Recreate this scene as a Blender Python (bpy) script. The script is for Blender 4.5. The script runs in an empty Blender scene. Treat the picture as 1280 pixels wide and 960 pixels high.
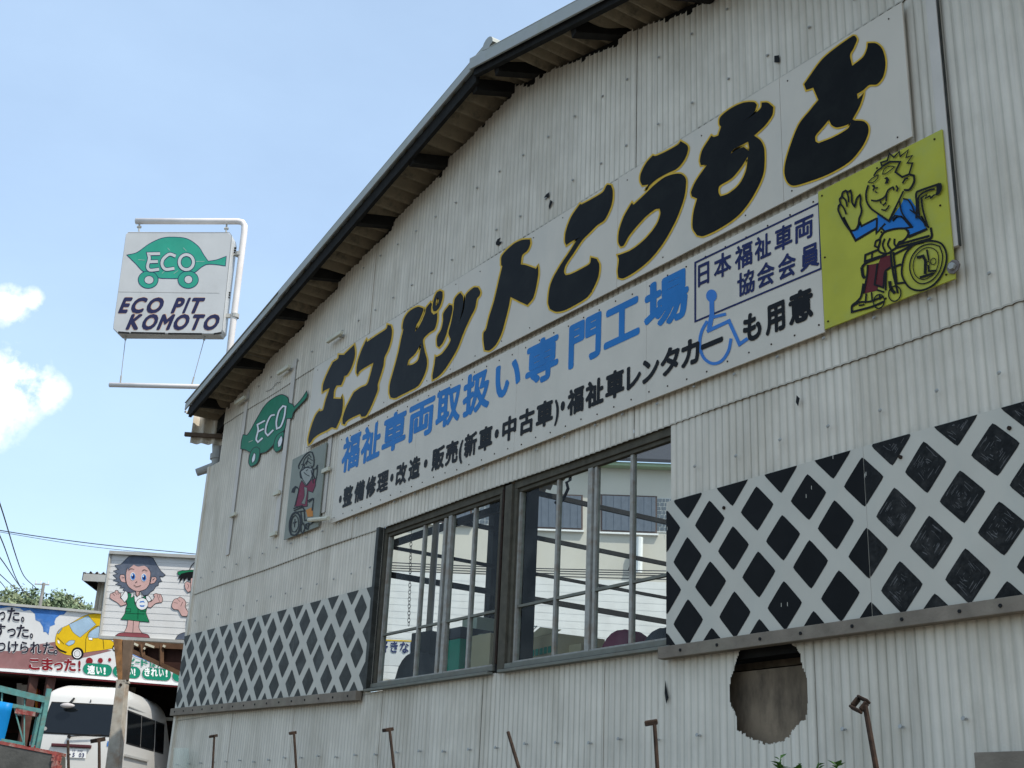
import bpy, bmesh, math, random
from mathutils import Vector, Matrix
from mathutils.geometry import tessellate_polygon

SC = bpy.context.scene
random.seed(7)

# ------------------------------------------------------------------ camera, sky, sun, exposure
CZ = 1.60                                   # eye height above the street
CAM = Vector((0, -5.2, CZ))
RX = Vector((0.56394588, 0.8246211, 0.04432933))
UX = Vector((0.26277045, -0.23007659, 0.93702532))
FX = Vector((-0.78288999, 0.51678313, 0.3464368))
FPX = 1533.07
cd = bpy.data.cameras.new('camera'); cam = bpy.data.objects.new('camera', cd)
SC.collection.objects.link(cam); SC.camera = cam
cd.sensor_width = 36; cd.lens = FPX / 1280 * 36; cd.clip_start = 0.05; cd.clip_end = 3000
m = Matrix((RX, UX, -FX)).transposed().to_4x4(); m.translation = CAM
cam.matrix_world = m

SUN_AZ, SUN_EL = math.radians(14), math.radians(58)     # azimuth measured from +X towards +Y
w = bpy.data.worlds.new('World'); SC.world = w; w.use_nodes = True
nt = w.node_tree; nt.nodes.clear()
N = nt.nodes.new; L = nt.links.new
sky = N('ShaderNodeTexSky'); sky.sky_type = 'NISHITA'; sky.sun_disc = False
sky.sun_elevation = SUN_EL; sky.sun_rotation = math.radians(90) - SUN_AZ
sky.air_density = 1.0; sky.dust_density = 1.6; sky.ozone_density = 1.0
bg = N('ShaderNodeBackground'); bg.inputs[1].default_value = 0.15
tc = N('ShaderNodeTexCoord')
# thin high cloud: soft noise everywhere, denser low in the sky on the left of the picture
mp = N('ShaderNodeMapping'); mp.inputs['Scale'].default_value = (1, 1, 2.2)
no = N('ShaderNodeTexNoise'); no.inputs['Scale'].default_value = 4.0; no.inputs['Detail'].default_value = 7; no.inputs['Roughness'].default_value = .58
L(tc.outputs['Generated'], mp.inputs[0]); L(mp.outputs[0], no.inputs[0])
def blob(px, py, rad, soft):
    d = (RX * (px - 640) - UX * (py - 480) + FX * FPX).normalized()
    vd = N('ShaderNodeVectorMath'); vd.operation = 'DISTANCE'; vd.inputs[1].default_value = d
    L(tc.outputs['Generated'], vd.inputs[0])
    mr = N('ShaderNodeMapRange'); mr.inputs[1].default_value = rad; mr.inputs[2].default_value = rad * soft
    mr.inputs[3].default_value = 0; mr.inputs[4].default_value = 1; mr.clamp = True
    L(vd.outputs['Value'], mr.inputs[0]); return mr.outputs[0]
bs = [blob(14, 482, .040, .2), blob(-40, 496, .058, .2), blob(58, 490, .022, .1), blob(12, 382, .022, .1), blob(40, 374, .013, .1)]
acc = bs[0]
for b in bs[1:]:
    a = N('ShaderNodeMath'); a.operation = 'MAXIMUM'; L(acc, a.inputs[0]); L(b, a.inputs[1]); acc = a.outputs[0]
n2 = N('ShaderNodeTexNoise'); n2.inputs['Scale'].default_value = 26; n2.inputs['Detail'].default_value = 8; n2.inputs['Roughness'].default_value = .6
L(tc.outputs['Generated'], n2.inputs[0])
r2 = N('ShaderNodeMapRange'); r2.inputs[1].default_value = .34; r2.inputs[2].default_value = .6; L(n2.outputs[0], r2.inputs[0])
cm = N('ShaderNodeMath'); cm.operation = 'MULTIPLY'; L(acc, cm.inputs[0]); L(r2.outputs[0], cm.inputs[1])
c2 = N('ShaderNodeMapRange'); c2.inputs[1].default_value = .12; c2.inputs[2].default_value = .6; L(cm.outputs[0], c2.inputs[0])
r1 = N('ShaderNodeMapRange'); r1.inputs[1].default_value = .3; r1.inputs[2].default_value = .8; r1.inputs[3].default_value = .20; r1.inputs[4].default_value = .25
L(no.outputs[0], r1.inputs[0])
mix = N('ShaderNodeMix'); mix.data_type = 'RGBA'
L(r1.outputs[0], mix.inputs[0]); L(sky.outputs[0], mix.inputs[6]); mix.inputs[7].default_value = (7.7, 10.1, 12.4, 1)
mixc = N('ShaderNodeMix'); mixc.data_type = 'RGBA'; L(c2.outputs[0], mixc.inputs[0]); L(mix.outputs[2], mixc.inputs[6]); 
n3 = N('ShaderNodeTexNoise'); n3.inputs['Scale'].default_value = 34; n3.inputs['Detail'].default_value = 6; L(tc.outputs['Generated'], n3.inputs[0])
cr = N('ShaderNodeMix'); cr.data_type = 'RGBA'; L(n3.outputs[0], cr.inputs[0]); cr.inputs[6].default_value = (5.6, 6.2, 7.0, 1); cr.inputs[7].default_value = (10, 10, 10, 1); L(cr.outputs[2], mixc.inputs[7])
L(mixc.outputs[2], bg.inputs[0])
ow = N('ShaderNodeOutputWorld'); L(bg.outputs[0], ow.inputs[0])

sl = bpy.data.lights.new('sun', 'SUN'); sl.energy = 3.6; sl.angle = math.radians(.53); sl.color = (1, .95, .87)
so = bpy.data.objects.new('sun', sl); SC.collection.objects.link(so)
sd = Vector((math.cos(SUN_EL) * math.cos(SUN_AZ), math.cos(SUN_EL) * math.sin(SUN_AZ), math.sin(SUN_EL)))
so.rotation_euler = sd.to_track_quat('Z', 'Y').to_euler()
SC.view_settings.view_transform = 'Standard'; SC.view_settings.look = 'None'
SC.view_settings.exposure = 0.36; SC.view_settings.gamma = 1

# ------------------------------------------------------------------ materials
MATS = {}
def mat(name, col, rough=.7, metal=0, var=.08, scale=6, spec=.12, stain=None, stain_amt=.5, stain_scale=2.5, bump=0, bscale=60,
        randobj=0, streak=0, emis=None):
    """painted / weathered surface: base colour, mottling, optional stains, vertical streaks and fine relief"""
    if name in MATS: return MATS[name]
    M = bpy.data.materials.new(name); M.use_nodes = True; t = M.node_tree; nn = t.nodes; ll = t.links.new
    p = nn['Principled BSDF']; p.inputs['Roughness'].default_value = rough; p.inputs['Metallic'].default_value = metal
    p.inputs['Specular IOR Level'].default_value = spec
    tcn = nn.new('ShaderNodeTexCoord'); g = nn.new('ShaderNodeNewGeometry')
    n1 = nn.new('ShaderNodeTexNoise'); n1.inputs['Scale'].default_value = scale; n1.inputs['Detail'].default_value = 6
    ll(g.outputs['Position'], n1.inputs['Vector'])
    mr = nn.new('ShaderNodeMapRange'); mr.inputs[1].default_value = .3; mr.inputs[2].default_value = .7
    mr.inputs[3].default_value = 1 - var; mr.inputs[4].default_value = 1 + var * .6; ll(n1.outputs[0], mr.inputs[0])
    fac = mr.outputs[0]
    if randobj:
        oi = nn.new('ShaderNodeObjectInfo'); mo = nn.new('ShaderNodeMapRange'); mo.inputs[3].default_value = 1 - randobj; mo.inputs[4].default_value = 1 + randobj * .5
        ll(oi.outputs['Random'], mo.inputs[0]); mm = nn.new('ShaderNodeMath'); mm.operation = 'MULTIPLY'
        ll(fac, mm.inputs[0]); ll(mo.outputs[0], mm.inputs[1]); fac = mm.outputs[0]
    vm = nn.new('ShaderNodeMix'); vm.data_type = 'RGBA'; vm.blend_type = 'MULTIPLY'; vm.inputs[0].default_value = 1
    vm.inputs[6].default_value = (*col, 1); ll(fac, vm.inputs[7]); out = vm.outputs[2]
    if stain:
        mp_ = nn.new('ShaderNodeMapping'); mp_.inputs['Scale'].default_value = (1, 1, .35 if streak else 1)
        ll(g.outputs['Position'], mp_.inputs[0])
        ns = nn.new('ShaderNodeTexNoise'); ns.inputs['Scale'].default_value = stain_scale; ns.inputs['Detail'].default_value = 9; ns.inputs['Roughness'].default_value = .68
        ll(mp_.outputs[0], ns.inputs['Vector'])
        rs = nn.new('ShaderNodeMapRange'); rs.inputs[1].default_value = .48; rs.inputs[2].default_value = .74; rs.inputs[3].default_value = 0; rs.inputs[4].default_value = stain_amt
        ll(ns.outputs[0], rs.inputs[0])
        sm = nn.new('ShaderNodeMix'); sm.data_type = 'RGBA'; ll(rs.outputs[0], sm.inputs[0]); ll(out, sm.inputs[6]); sm.inputs[7].default_value = (*stain, 1)
        out = sm.outputs[2]
    ll(out, p.inputs['Base Color'])
    if bump:
        nb = nn.new('ShaderNodeTexNoise'); nb.inputs['Scale'].default_value = bscale; nb.inputs['Detail'].default_value = 5
        ll(g.outputs['Position'], nb.inputs['Vector'])
        bp = nn.new('ShaderNodeBump'); bp.inputs['Strength'].default_value = bump; bp.inputs['Distance'].default_value = .01
        ll(nb.outputs[0], bp.inputs['Height']); ll(bp.outputs[0], p.inputs['Normal'])
    if emis:
        p.inputs['Emission Color'].default_value = (*emis[0], 1); p.inputs['Emission Strength'].default_value = emis[1]
    MATS[name] = M; return M

def glass_mat(name, tint=(.86, .92, .9), rough=.02, refl=.28):
    if name in MATS: return MATS[name]
    M = bpy.data.materials.new(name); M.use_nodes = True; t = M.node_tree; t.nodes.clear(); nn = t.nodes; ll = t.links.new
    tr = nn.new('ShaderNodeBsdfTransparent'); tr.inputs[0].default_value = (*tint, 1)
    gl = nn.new('ShaderNodeBsdfGlossy'); gl.inputs['Roughness'].default_value = rough
    fr = nn.new('ShaderNodeFresnel'); fr.inputs[0].default_value = 1.5
    mm = nn.new('ShaderNodeMath'); mm.operation = 'MULTIPLY'; mm.inputs[1].default_value = refl; ll(fr.outputs[0], mm.inputs[0])
    # dust film: patchy thin diffuse layer
    df = nn.new('ShaderNodeBsdfDiffuse'); df.inputs[0].default_value = (.5, .5, .46, 1)
    g = nn.new('ShaderNodeNewGeometry'); ns = nn.new('ShaderNodeTexNoise'); ns.inputs['Scale'].default_value = 5; ns.inputs['Detail'].default_value = 8
    ll(g.outputs['Position'], ns.inputs['Vector'])
    mr = nn.new('ShaderNodeMapRange'); mr.inputs[1].default_value = .4; mr.inputs[2].default_value = .8; mr.inputs[3].default_value = .005; mr.inputs[4].default_value = .07
    ll(ns.outputs[0], mr.inputs[0])
    m0 = nn.new('ShaderNodeMixShader'); ll(mr.outputs[0], m0.inputs[0]); ll(tr.outputs[0], m0.inputs[1]); ll(df.outputs[0], m0.inputs[2])
    m1 = nn.new('ShaderNodeMixShader'); ll(mm.outputs[0], m1.inputs[0]); ll(m0.outputs[0], m1.inputs[1]); ll(gl.outputs[0], m1.inputs[2])
    o = nn.new('ShaderNodeOutputMaterial'); ll(m1.outputs[0], o.inputs[0]); MATS[name] = M; return M

def sheet_mat(name, col, dirt, amt):
    """off-white painted corrugated sheeting: chalky mottling, darker valleys, vertical rain streaks, sheet-to-sheet drift"""
    M = mat(name, col, rough=.75, var=.09, scale=3.5, spec=.2, stain=dirt, stain_amt=amt, stain_scale=1.7, streak=1, randobj=.07, bump=.12, bscale=90)
    t = M.node_tree; nn = t.nodes; ll = t.links.new
    p = nn['Principled BSDF']; src = p.inputs['Base Color'].links[0].from_socket
    g = nn.new('ShaderNodeNewGeometry'); mp_ = nn.new('ShaderNodeMapping'); mp_.inputs['Scale'].default_value = (14, 1, .5)
    ll(g.outputs['Position'], mp_.inputs[0])
    ns = nn.new('ShaderNodeTexNoise'); ns.inputs['Scale'].default_value = 1.3; ns.inputs['Detail'].default_value = 5; ns.inputs['Roughness'].default_value = .7
    ll(mp_.outputs[0], ns.inputs['Vector'])
    rs = nn.new('ShaderNodeMapRange'); rs.inputs[1].default_value = .42; rs.inputs[2].default_value = .8; rs.inputs[3].default_value = 0; rs.inputs[4].default_value = .55
    ll(ns.outputs[0], rs.inputs[0])
    # darker tone laid into the valleys of the corrugation (profile depth is the Y of the sheet)
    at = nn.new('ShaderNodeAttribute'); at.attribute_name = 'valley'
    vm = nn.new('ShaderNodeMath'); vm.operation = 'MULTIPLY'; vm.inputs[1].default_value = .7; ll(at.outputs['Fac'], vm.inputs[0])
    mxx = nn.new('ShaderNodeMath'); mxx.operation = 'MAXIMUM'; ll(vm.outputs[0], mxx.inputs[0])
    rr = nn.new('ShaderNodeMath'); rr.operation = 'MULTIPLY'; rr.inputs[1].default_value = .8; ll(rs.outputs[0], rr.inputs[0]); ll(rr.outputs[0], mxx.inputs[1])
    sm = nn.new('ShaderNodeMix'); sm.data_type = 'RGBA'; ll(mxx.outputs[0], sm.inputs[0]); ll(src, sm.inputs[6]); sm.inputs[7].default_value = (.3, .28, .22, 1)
    ll(sm.outputs[2], p.inputs['Base Color'])
    return M

SHEET = sheet_mat('wall_paint', (.75, .675, .55), (.42, .36, .26), .6)
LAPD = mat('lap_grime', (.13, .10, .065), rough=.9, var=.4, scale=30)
BOARD = mat('sign_white', (.64, .57, .46), rough=.35, var=.05, scale=2, stain=(.45, .44, .38), stain_amt=.4, stain_scale=1.5, streak=1, bump=.05, bscale=3)
BOARD2 = mat('sign_white_lower', (.64, .575, .47), rough=.45, var=.06, scale=3, stain=(.5, .47, .38), stain_amt=.35, streak=1)
BLACKV = mat('black_vinyl', (.006, .006, .005), rough=.38, var=.35, scale=5, spec=.06, stain=(.018, .02, .015), stain_amt=.5, stain_scale=4, bump=.15, bscale=7)
YEDGE = mat('yellow_outline', (.68, .42, .04), rough=.5, var=.15, scale=20)
BLUE = mat('blue_letter', (.02, .17, .44), rough=.45, var=.1, scale=4)
BLACK = mat('black_letter', (.007, .007, .007), rough=.5, var=.1)
NAVY = mat('navy_letter', (.015, .022, .09), rough=.5, var=.2, scale=9)
YELLOW = mat('yellow_board', (.46, .44, .05), rough=.45, var=.1, scale=4, stain=(.36, .40, .12), stain_amt=.75, stain_scale=2.2, bump=.05, bscale=4)
INK2 = mat('mural_ink', (.018, .018, .03), rough=.6)
INK = mat('ink_line', (.008, .008, .008), rough=.5, var=.1)
GREEN = mat('leaf_green', (.012, .19, .095), rough=.5, var=.12, scale=8, stain=(.03, .24, .14), stain_amt=.5, stain_scale=6)
GREEN2 = mat('leaf_teal', (.035, .30, .21), rough=.45, var=.1, scale=3, stain=(.08, .36, .27), stain_amt=.4)
MAROON = mat('maroon_paint', (.13, .02, .022), rough=.5, var=.1)
CRIMSON = mat('crimson_paint', (.2, .015, .04), rough=.5, var=.1)
ORANGE = mat('orange_paint', (.55, .2, .02), rough=.5)
GREYB = mat('grey_board', (.24, .25, .20), rough=.5, var=.1, scale=5, stain=(.24, .26, .22), stain_amt=.4)
WHITEP = mat('white_paint', (.78, .78, .75), rough=.5, var=.06)
SKINP = mat('pink_paint', (.60, .38, .34), rough=.6, var=.08, scale=9)
HAIRP = mat('slate_paint', (.11, .13, .17), rough=.6, var=.15, scale=9, stain=(.2, .22, .26), stain_amt=.5, stain_scale=8)
DRESS = mat('green_paint', (.015, .2, .085), rough=.6, var=.1)
IRIS = mat('blue_paint', (.06, .19, .5), rough=.5, var=.1)
SHOE = mat('rose_paint', (.26, .07, .08), rough=.6)
METAL = mat('grey_metal', (.40, .40, .37), rough=.6, metal=.0, var=.1, stain=(.25, .2, .14), stain_amt=.4)
FASCIA = mat('verge_metal', (.40, .41, .38), rough=.55, metal=.0, var=.08, scale=3, stain=(.26, .27, .18), stain_amt=.5, stain_scale=3)
DARKW = mat('dark_timber', (.02, .019, .017), rough=.85, var=.25, scale=12, bump=.3)
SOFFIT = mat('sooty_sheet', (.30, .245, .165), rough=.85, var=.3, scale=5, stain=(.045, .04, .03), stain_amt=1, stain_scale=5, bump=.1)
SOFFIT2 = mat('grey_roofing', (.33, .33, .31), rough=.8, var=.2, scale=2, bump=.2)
FRAMEW = mat('weathered_frame', (.095, .085, .062), rough=.8, var=.25, scale=15, stain=(.10, .09, .07), stain_amt=.7, stain_scale=6, bump=.3)
STEEL = mat('window_steel', (.36, .345, .30), rough=.6, metal=0, var=.2, scale=20, stain=(.24, .15, .08), stain_amt=.6, stain_scale=12)
SILLM = mat('grey_green_sill', (.19, .19, .155), rough=.7, var=.15, scale=9, stain=(.16, .12, .08), stain_amt=.5, stain_scale=8)
LEDGE = mat('grey_ledge', (.23, .19, .145), rough=.8, var=.2, scale=8, stain=(.30, .28, .2), stain_amt=.4, bump=.3)
RUST = mat('rusty_iron', (.035, .024, .018), rough=.9, metal=0, var=.35, scale=40, stain=(.07, .038, .022), stain_amt=.6, stain_scale=30, bump=.4)
LATT = mat('lattice_white', (.56, .52, .43), rough=.5, var=.07, scale=3, stain=(.44, .46, .4), stain_amt=.4, streak=1)
LBLACK = mat('lattice_black', (.006, .006, .006), rough=.6, var=.3, scale=10)
LBLACK2 = mat('lattice_brushed', (.012, .012, .011), rough=.55, var=.5, scale=30, stain=(.06, .056, .05), stain_amt=.6, stain_scale=14, bump=.5, bscale=35)
LGREY = mat('lattice_faded', (.045, .045, .038), rough=.55, var=.3, scale=12, stain=(.10, .105, .095), stain_amt=.8, stain_scale=5)
CREAM = mat('cream_plastic', (.62, .59, .46), rough=.6, var=.1)
PLY = mat('plywood', (.22, .165, .11), rough=.85, var=.3, scale=3, stain=(.05, .04, .03), stain_amt=1, stain_scale=4, streak=1, bump=.2)
DARKIN = mat('interior_dark', (.05, .05, .045), rough=.9, var=.3, scale=2)
SGREY = mat('sign_plastic', (.50, .51, .50), rough=.4, var=.05, scale=3, stain=(.36, .36, .33), stain_amt=.4, stain_scale=2.2, streak=1)
PIPEW = mat('white_pipe', (.72, .68, .64), rough=.45, var=.06, stain=(.5, .42, .36), stain_amt=.4)
SPNAVY = mat('sign_navy', (.025, .028, .075), rough=.5, var=.15)
SPEDGE = mat('sign_letter_edge', (.55, .36, .25), rough=.6)
SIDING = mat('white_siding', (.66, .65, .62), rough=.6, var=.06, scale=3, stain=(.5, .47, .42), stain_amt=.35, stain_scale=2, streak=1)
CREAMW = mat('cream_wall', (.54, .51, .44), rough=.8, var=.05, scale=1, stain=(.5, .46, .37), stain_amt=.4, stain_scale=.8, streak=1)
VANW = mat('van_white', (.57, .56, .52), rough=.22, var=.03, scale=2, spec=.6, stain=(.55, .5, .42), stain_amt=.25, stain_scale=2)
VGLASS = mat('van_glass', (.006, .008, .01), rough=.1, var=.1, spec=.35)
REDL = mat('lamp_red', (.35, .012, .012), rough=.2, var=.1)
CLEARL = mat('lamp_clear', (.45, .42, .4), rough=.2)
BRONZE = mat('dark_maroon_trim', (.09, .03, .035), rough=.4)
RUBBER = mat('rubber', (.02, .02, .02), rough=.8)
TEAL = mat('teal_steel', (.11, .27, .25), rough=.6, var=.2, scale=15, stain=(.2, .12, .07), stain_amt=.5, stain_scale=12)
TARP = mat('blue_tarp', (.01, .22, .55), rough=.4, var=.12, scale=3, bump=.2, bscale=5)
CONC = mat('concrete', (.085, .085, .078), rough=.9, var=.3, scale=6, stain=(.16, .155, .14), stain_amt=.5, bump=.5, bscale=25)
CONCL = mat('pale_concrete', (.28, .27, .25), rough=.9, var=.2, scale=3, stain=(.18, .17, .15), stain_amt=.5, bump=.4, bscale=25)
REDP = mat('flaking_red', (.28, .07, .06), rough=.8, var=.3, scale=20, stain=(.4, .36, .3), stain_amt=.9, stain_scale=14)
ASPH = mat('asphalt', (.085, .08, .072), rough=.9, var=.2, scale=8, bump=.5, bscale=120)
GRAV = mat('packed_gravel', (.16, .145, .12), rough=.95, var=.25, scale=4, bump=.7, bscale=60)
POSTW = mat('weathered_post', (.42, .38, .31), rough=.85, var=.2, scale=9, stain=(.25, .13, .06), stain_amt=.8, stain_scale=5, bump=.3)
POSTB = mat('rusty_post', (.30, .15, .06), rough=.85, var=.3, scale=10, stain=(.09, .06, .04), stain_amt=.8, stain_scale=6, bump=.3)
CARD = mat('cardboard', (.56, .45, .28), rough=.85, var=.1, scale=5, stain=(.34, .3, .2), stain_amt=.5)
CARD2 = mat('pale_carton', (.5, .52, .42), rough=.8, var=.1)
GBIN = mat('green_bin', (.015, .27, .17), rough=.5)
MARD = mat('maroon_cloth', (.24, .05, .09), rough=.8, var=.15)
DGREY = mat('dark_grey_cloth', (.06, .06, .07), rough=.8, var=.25)
YBOX = mat('yellow_pack', (.60, .56, .2), rough=.7, var=.2)
CURT = mat('blue_grey_curtain', (.12, .14, .17), rough=.7, var=.1)
BRWIN = mat('brown_sash', (.10, .07, .06), rough=.6)
BLKG = mat('glass_block', (.12, .14, .16), rough=.15, var=.2, scale=5)
MORT = mat('mortar', (.55, .55, .52), rough=.9)
EAVEG = mat('green_eave', (.33, .42, .27), rough=.7)
TILE = mat('dark_roofing', (.04, .04, .045), rough=.7)
BEIGE = mat('beige_sheet', (.42, .38, .30), rough=.7, var=.15, scale=3, stain=(.3, .25, .18), stain_amt=.5, streak=1)
SKYB = mat('mural_blue', (.05, .16, .42), rough=.6, var=.25, scale=6, stain=(.3, .42, .6), stain_amt=.5, stain_scale=5)
MURM = mat('mural_mauve', (.25, .125, .12), rough=.65, var=.12, scale=4, stain=(.33, .2, .19), stain_amt=.5, streak=0)
MURW = mat('mural_white', (.60, .60, .58), rough=.6, var=.05, scale=2, stain=(.5, .48, .44), stain_amt=.3)
MURY = mat('mural_yellow', (.62, .40, .01), rough=.55, var=.08)
MURG = mat('mural_glass', (.30, .42, .52), rough=.5, var=.15, scale=4)
MURR = mat('mural_red', (.2, .015, .02), rough=.6)
LEAFM = mat('weed_leaf', (.06, .14, .03), rough=.6, var=.3, scale=30)
BARK = mat('bark', (.07, .055, .04), rough=.9, var=.3)
def foliage(name, a, b):
    M = mat(name, a, rough=.7, var=.35, scale=.8, stain=b, stain_amt=.9, stain_scale=.5, spec=.2); return M
FOL = foliage('foliage_olive', (.21, .25, .14), (.27, .30, .18)); FOL2 = foliage('foliage_green', (.17, .23, .13), (.24, .29, .17))  # both greens lightened and greyed to carry the distance haze
GLASS = glass_mat('window_glass'); GLASS2 = glass_mat('clear_sheet', (.8, .88, .88), .15, .8)
WIREM = mat('cable_black', (.03, .03, .035), rough=.6)
LWIRE = mat('steel_wire', (.3, .3, .3), rough=.5)

# ------------------------------------------------------------------ helpers
def link(o, parent=None):
    SC.collection.objects.link(o)
    if parent is not None: o.parent = parent
    return o
def thing(name, label, cat, loc=(0, 0, 0), rz=0, group=None):
    o = bpy.data.objects.new(name, None); o.empty_display_size = .2; link(o)
    o.location = loc; o.rotation_euler = (0, 0, rz); o['label'] = label; o['category'] = cat
    if group: o['group'] = group
    return o
def tag(o, label, cat, group=None):
    o['label'] = label; o['category'] = cat
    if group: o['group'] = group
    return o
class MB:
    def __init__(s): s.v = []; s.f = []; s.m = []; s.mats = []; s.val = {}
    def mi(s, M):
        if M not in s.mats: s.mats.append(M)
        return s.mats.index(M)
    def face(s, pts, M):
        i = len(s.v); s.v += [tuple(p) for p in pts]; s.f.append(tuple(range(i, i + len(pts)))); s.m.append(s.mi(M))
    def add(s, vs, fs, M):
        i = len(s.v); s.v += [tuple(p) for p in vs]; k = s.mi(M)
        for f in fs: s.f.append(tuple(i + q for q in f)); s.m.append(k)
    def hexa(s, a, b, M):
        """a, b: two quads (4 points each) joined into a closed block"""
        s.add(list(a) + list(b), [(0, 3, 2, 1), (4, 5, 6, 7), (0, 1, 5, 4), (1, 2, 6, 5), (2, 3, 7, 6), (3, 0, 4, 7)], M)
    def box(s, c, d, M, R=None):
        c = Vector(c); h = Vector(d) / 2
        P = []
        for z in (-1, 1):
            for x, y in ((-1, -1), (1, -1), (1, 1), (-1, 1)):
                p = Vector((x * h.x, y * h.y, z * h.z)); p = (R @ p) if R else p; P.append(c + p)
        s.hexa(P[:4], P[4:], M)
    def b2(s, x0, x1, y0, y1, z0, z1, M): s.box(((x0 + x1) / 2, (y0 + y1) / 2, (z0 + z1) / 2), (abs(x1 - x0), abs(y1 - y0), abs(z1 - z0)), M)
    def tube(s, pts, r, M, n=8, cap=True):
        pts = [Vector(p) for p in pts]; rings = []; rs = r if isinstance(r, (list, tuple)) else [r] * len(pts)
        prev = None
        for i, p in enumerate(pts):
            d = (pts[min(i + 1, len(pts) - 1)] - pts[max(i - 1, 0)]).normalized()
            up = prev if prev is not None else (Vector((0, 0, 1)) if abs(d.z) < .9 else Vector((1, 0, 0)))
            a = d.cross(up).normalized(); b = a.cross(d).normalized(); prev = b
            rings.append([p + (a * math.cos(t) + b * math.sin(t)) * rs[i] for t in [2 * math.pi * k / n for k in range(n)]])
        vs = [q for R_ in rings for q in R_]; fs = []
        for i in range(len(rings) - 1):
            for k in range(n): fs.append((i * n + k, i * n + (k + 1) % n, (i + 1) * n + (k + 1) % n, (i + 1) * n + k))
        if cap: fs += [tuple(range(n - 1, -1, -1)), tuple((len(rings) - 1) * n + k for k in range(n))]
        s.add(vs, fs, M)
    def beam(s, p, q, wd, ht, M):
        """rectangular bar from p to q; wd horizontal width, ht in the vertical-ish direction"""
        p = Vector(p); q = Vector(q); d = (q - p).normalized(); up = Vector((0, 0, 1)) if abs(d.z) < .95 else Vector((1, 0, 0))
        a = d.cross(up).normalized() * wd / 2; b = a.cross(d).normalized() * ht / 2
        s.hexa([p - a - b, p + a - b, p + a + b, p - a + b], [q - a - b, q + a - b, q + a + b, q - a + b], M)
    def build(s, name, parent=None, smooth=False, bevel=0, inv=None):
        me = bpy.data.meshes.new(name)
        vs = s.v
        if inv is not None: vs = [tuple(inv @ Vector(v)) for v in vs]
        me.from_pydata(vs, [], s.f)
        for M in s.mats: me.materials.append(M)
        me.polygons.foreach_set('material_index', s.m)
        if smooth: me.polygons.foreach_set('use_smooth', [True] * len(s.f))
        if s.val:
            at = me.attributes.new('valley', 'FLOAT', 'POINT'); at.data.foreach_set('value', [s.val.get(i, 0.0) for i in range(len(vs))])
        me.update(); o = bpy.data.objects.new(name, me); link(o, parent)
        if bevel:
            b = o.modifiers.new('bevel', 'BEVEL'); b.width = bevel; b.segments = 2; b.limit_method = 'ANGLE'
        return o

class Pl:
    """a real plane in the place (origin + facing); photo measurements are laid onto it"""
    def __init__(s, O, Nn): s.O = Vector(O); s.N = Vector(Nn).normalized(); s.N = -s.N if s.N.dot(CAM - s.O) < 0 else s.N
    def p(s, x, y, lift=0):
        d = RX * (x - 640) - UX * (y - 480) + FX * FPX; o = s.O + s.N * lift
        # lift along the plane's normal, not towards the eye
        q = CAM + d * ((s.O - CAM).dot(s.N) / d.dot(s.N)); return q + s.N * lift
    def zat(s, x, y): return s.p(x, y).z
def ray_at(x, y, dist): return CAM + (RX * (x - 640) - UX * (y - 480) + FX * FPX).normalized() * dist
def facing(x, y, dist, az):
    """vertical plane whose horizontal direction has azimuth az (deg), at a given distance"""
    a = math.radians(az); return Pl(ray_at(x, y, dist), (math.sin(a), -math.cos(a), 0))
WALL = Pl((0, 0, 0), (0, -1, 0))
def wX(x, y, Y=0): return Pl((0, Y, 0), (0, -1, 0)).p(x, y).x
def wZ(x, y, Y=0): return Pl((0, Y, 0), (0, -1, 0)).p(x, y).z

def smooth_loop(pts, closed=True, lim=50, sub=5):
    n = len(pts); out = []
    P = [Vector((a, b)) for a, b in pts]
    def corner(i):
        if not closed and (i == 0 or i == n - 1): return True
        a = P[i] - P[(i - 1) % n]; b = P[(i + 1) % n] - P[i]
        if a.length < 1e-6 or b.length < 1e-6: return True
        return math.degrees(a.angle(b)) > lim
    C = [corner(i) for i in range(n)]
    for i in range(n if closed else n - 1):
        p1 = P[i]; p2 = P[(i + 1) % n]; p0 = P[(i - 1) % n]; p3 = P[(i + 2) % n]
        t1 = (p2 - p0) * .5; t2 = (p3 - p1) * .5; l = (p2 - p1).length
        if t1.length > l: t1 = t1.normalized() * l
        if t2.length > l: t2 = t2.normalized() * l
        if C[i] and C[(i + 1) % n]: out.append(p1); continue
        if C[i]: t1 = (p2 - p1)
        if C[(i + 1) % n]: t2 = (p2 - p1)
        for k in range(sub):
            t = k / sub; h = (2 * t**3 - 3 * t**2 + 1); g = t**3 - 2 * t**2 + t; h2 = -2 * t**3 + 3 * t**2; g2 = t**3 - t**2
            out.append(p1 * h + t1 * g + p2 * h2 + t2 * g2)
    if not closed: out.append(P[-1])
    return out
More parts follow.
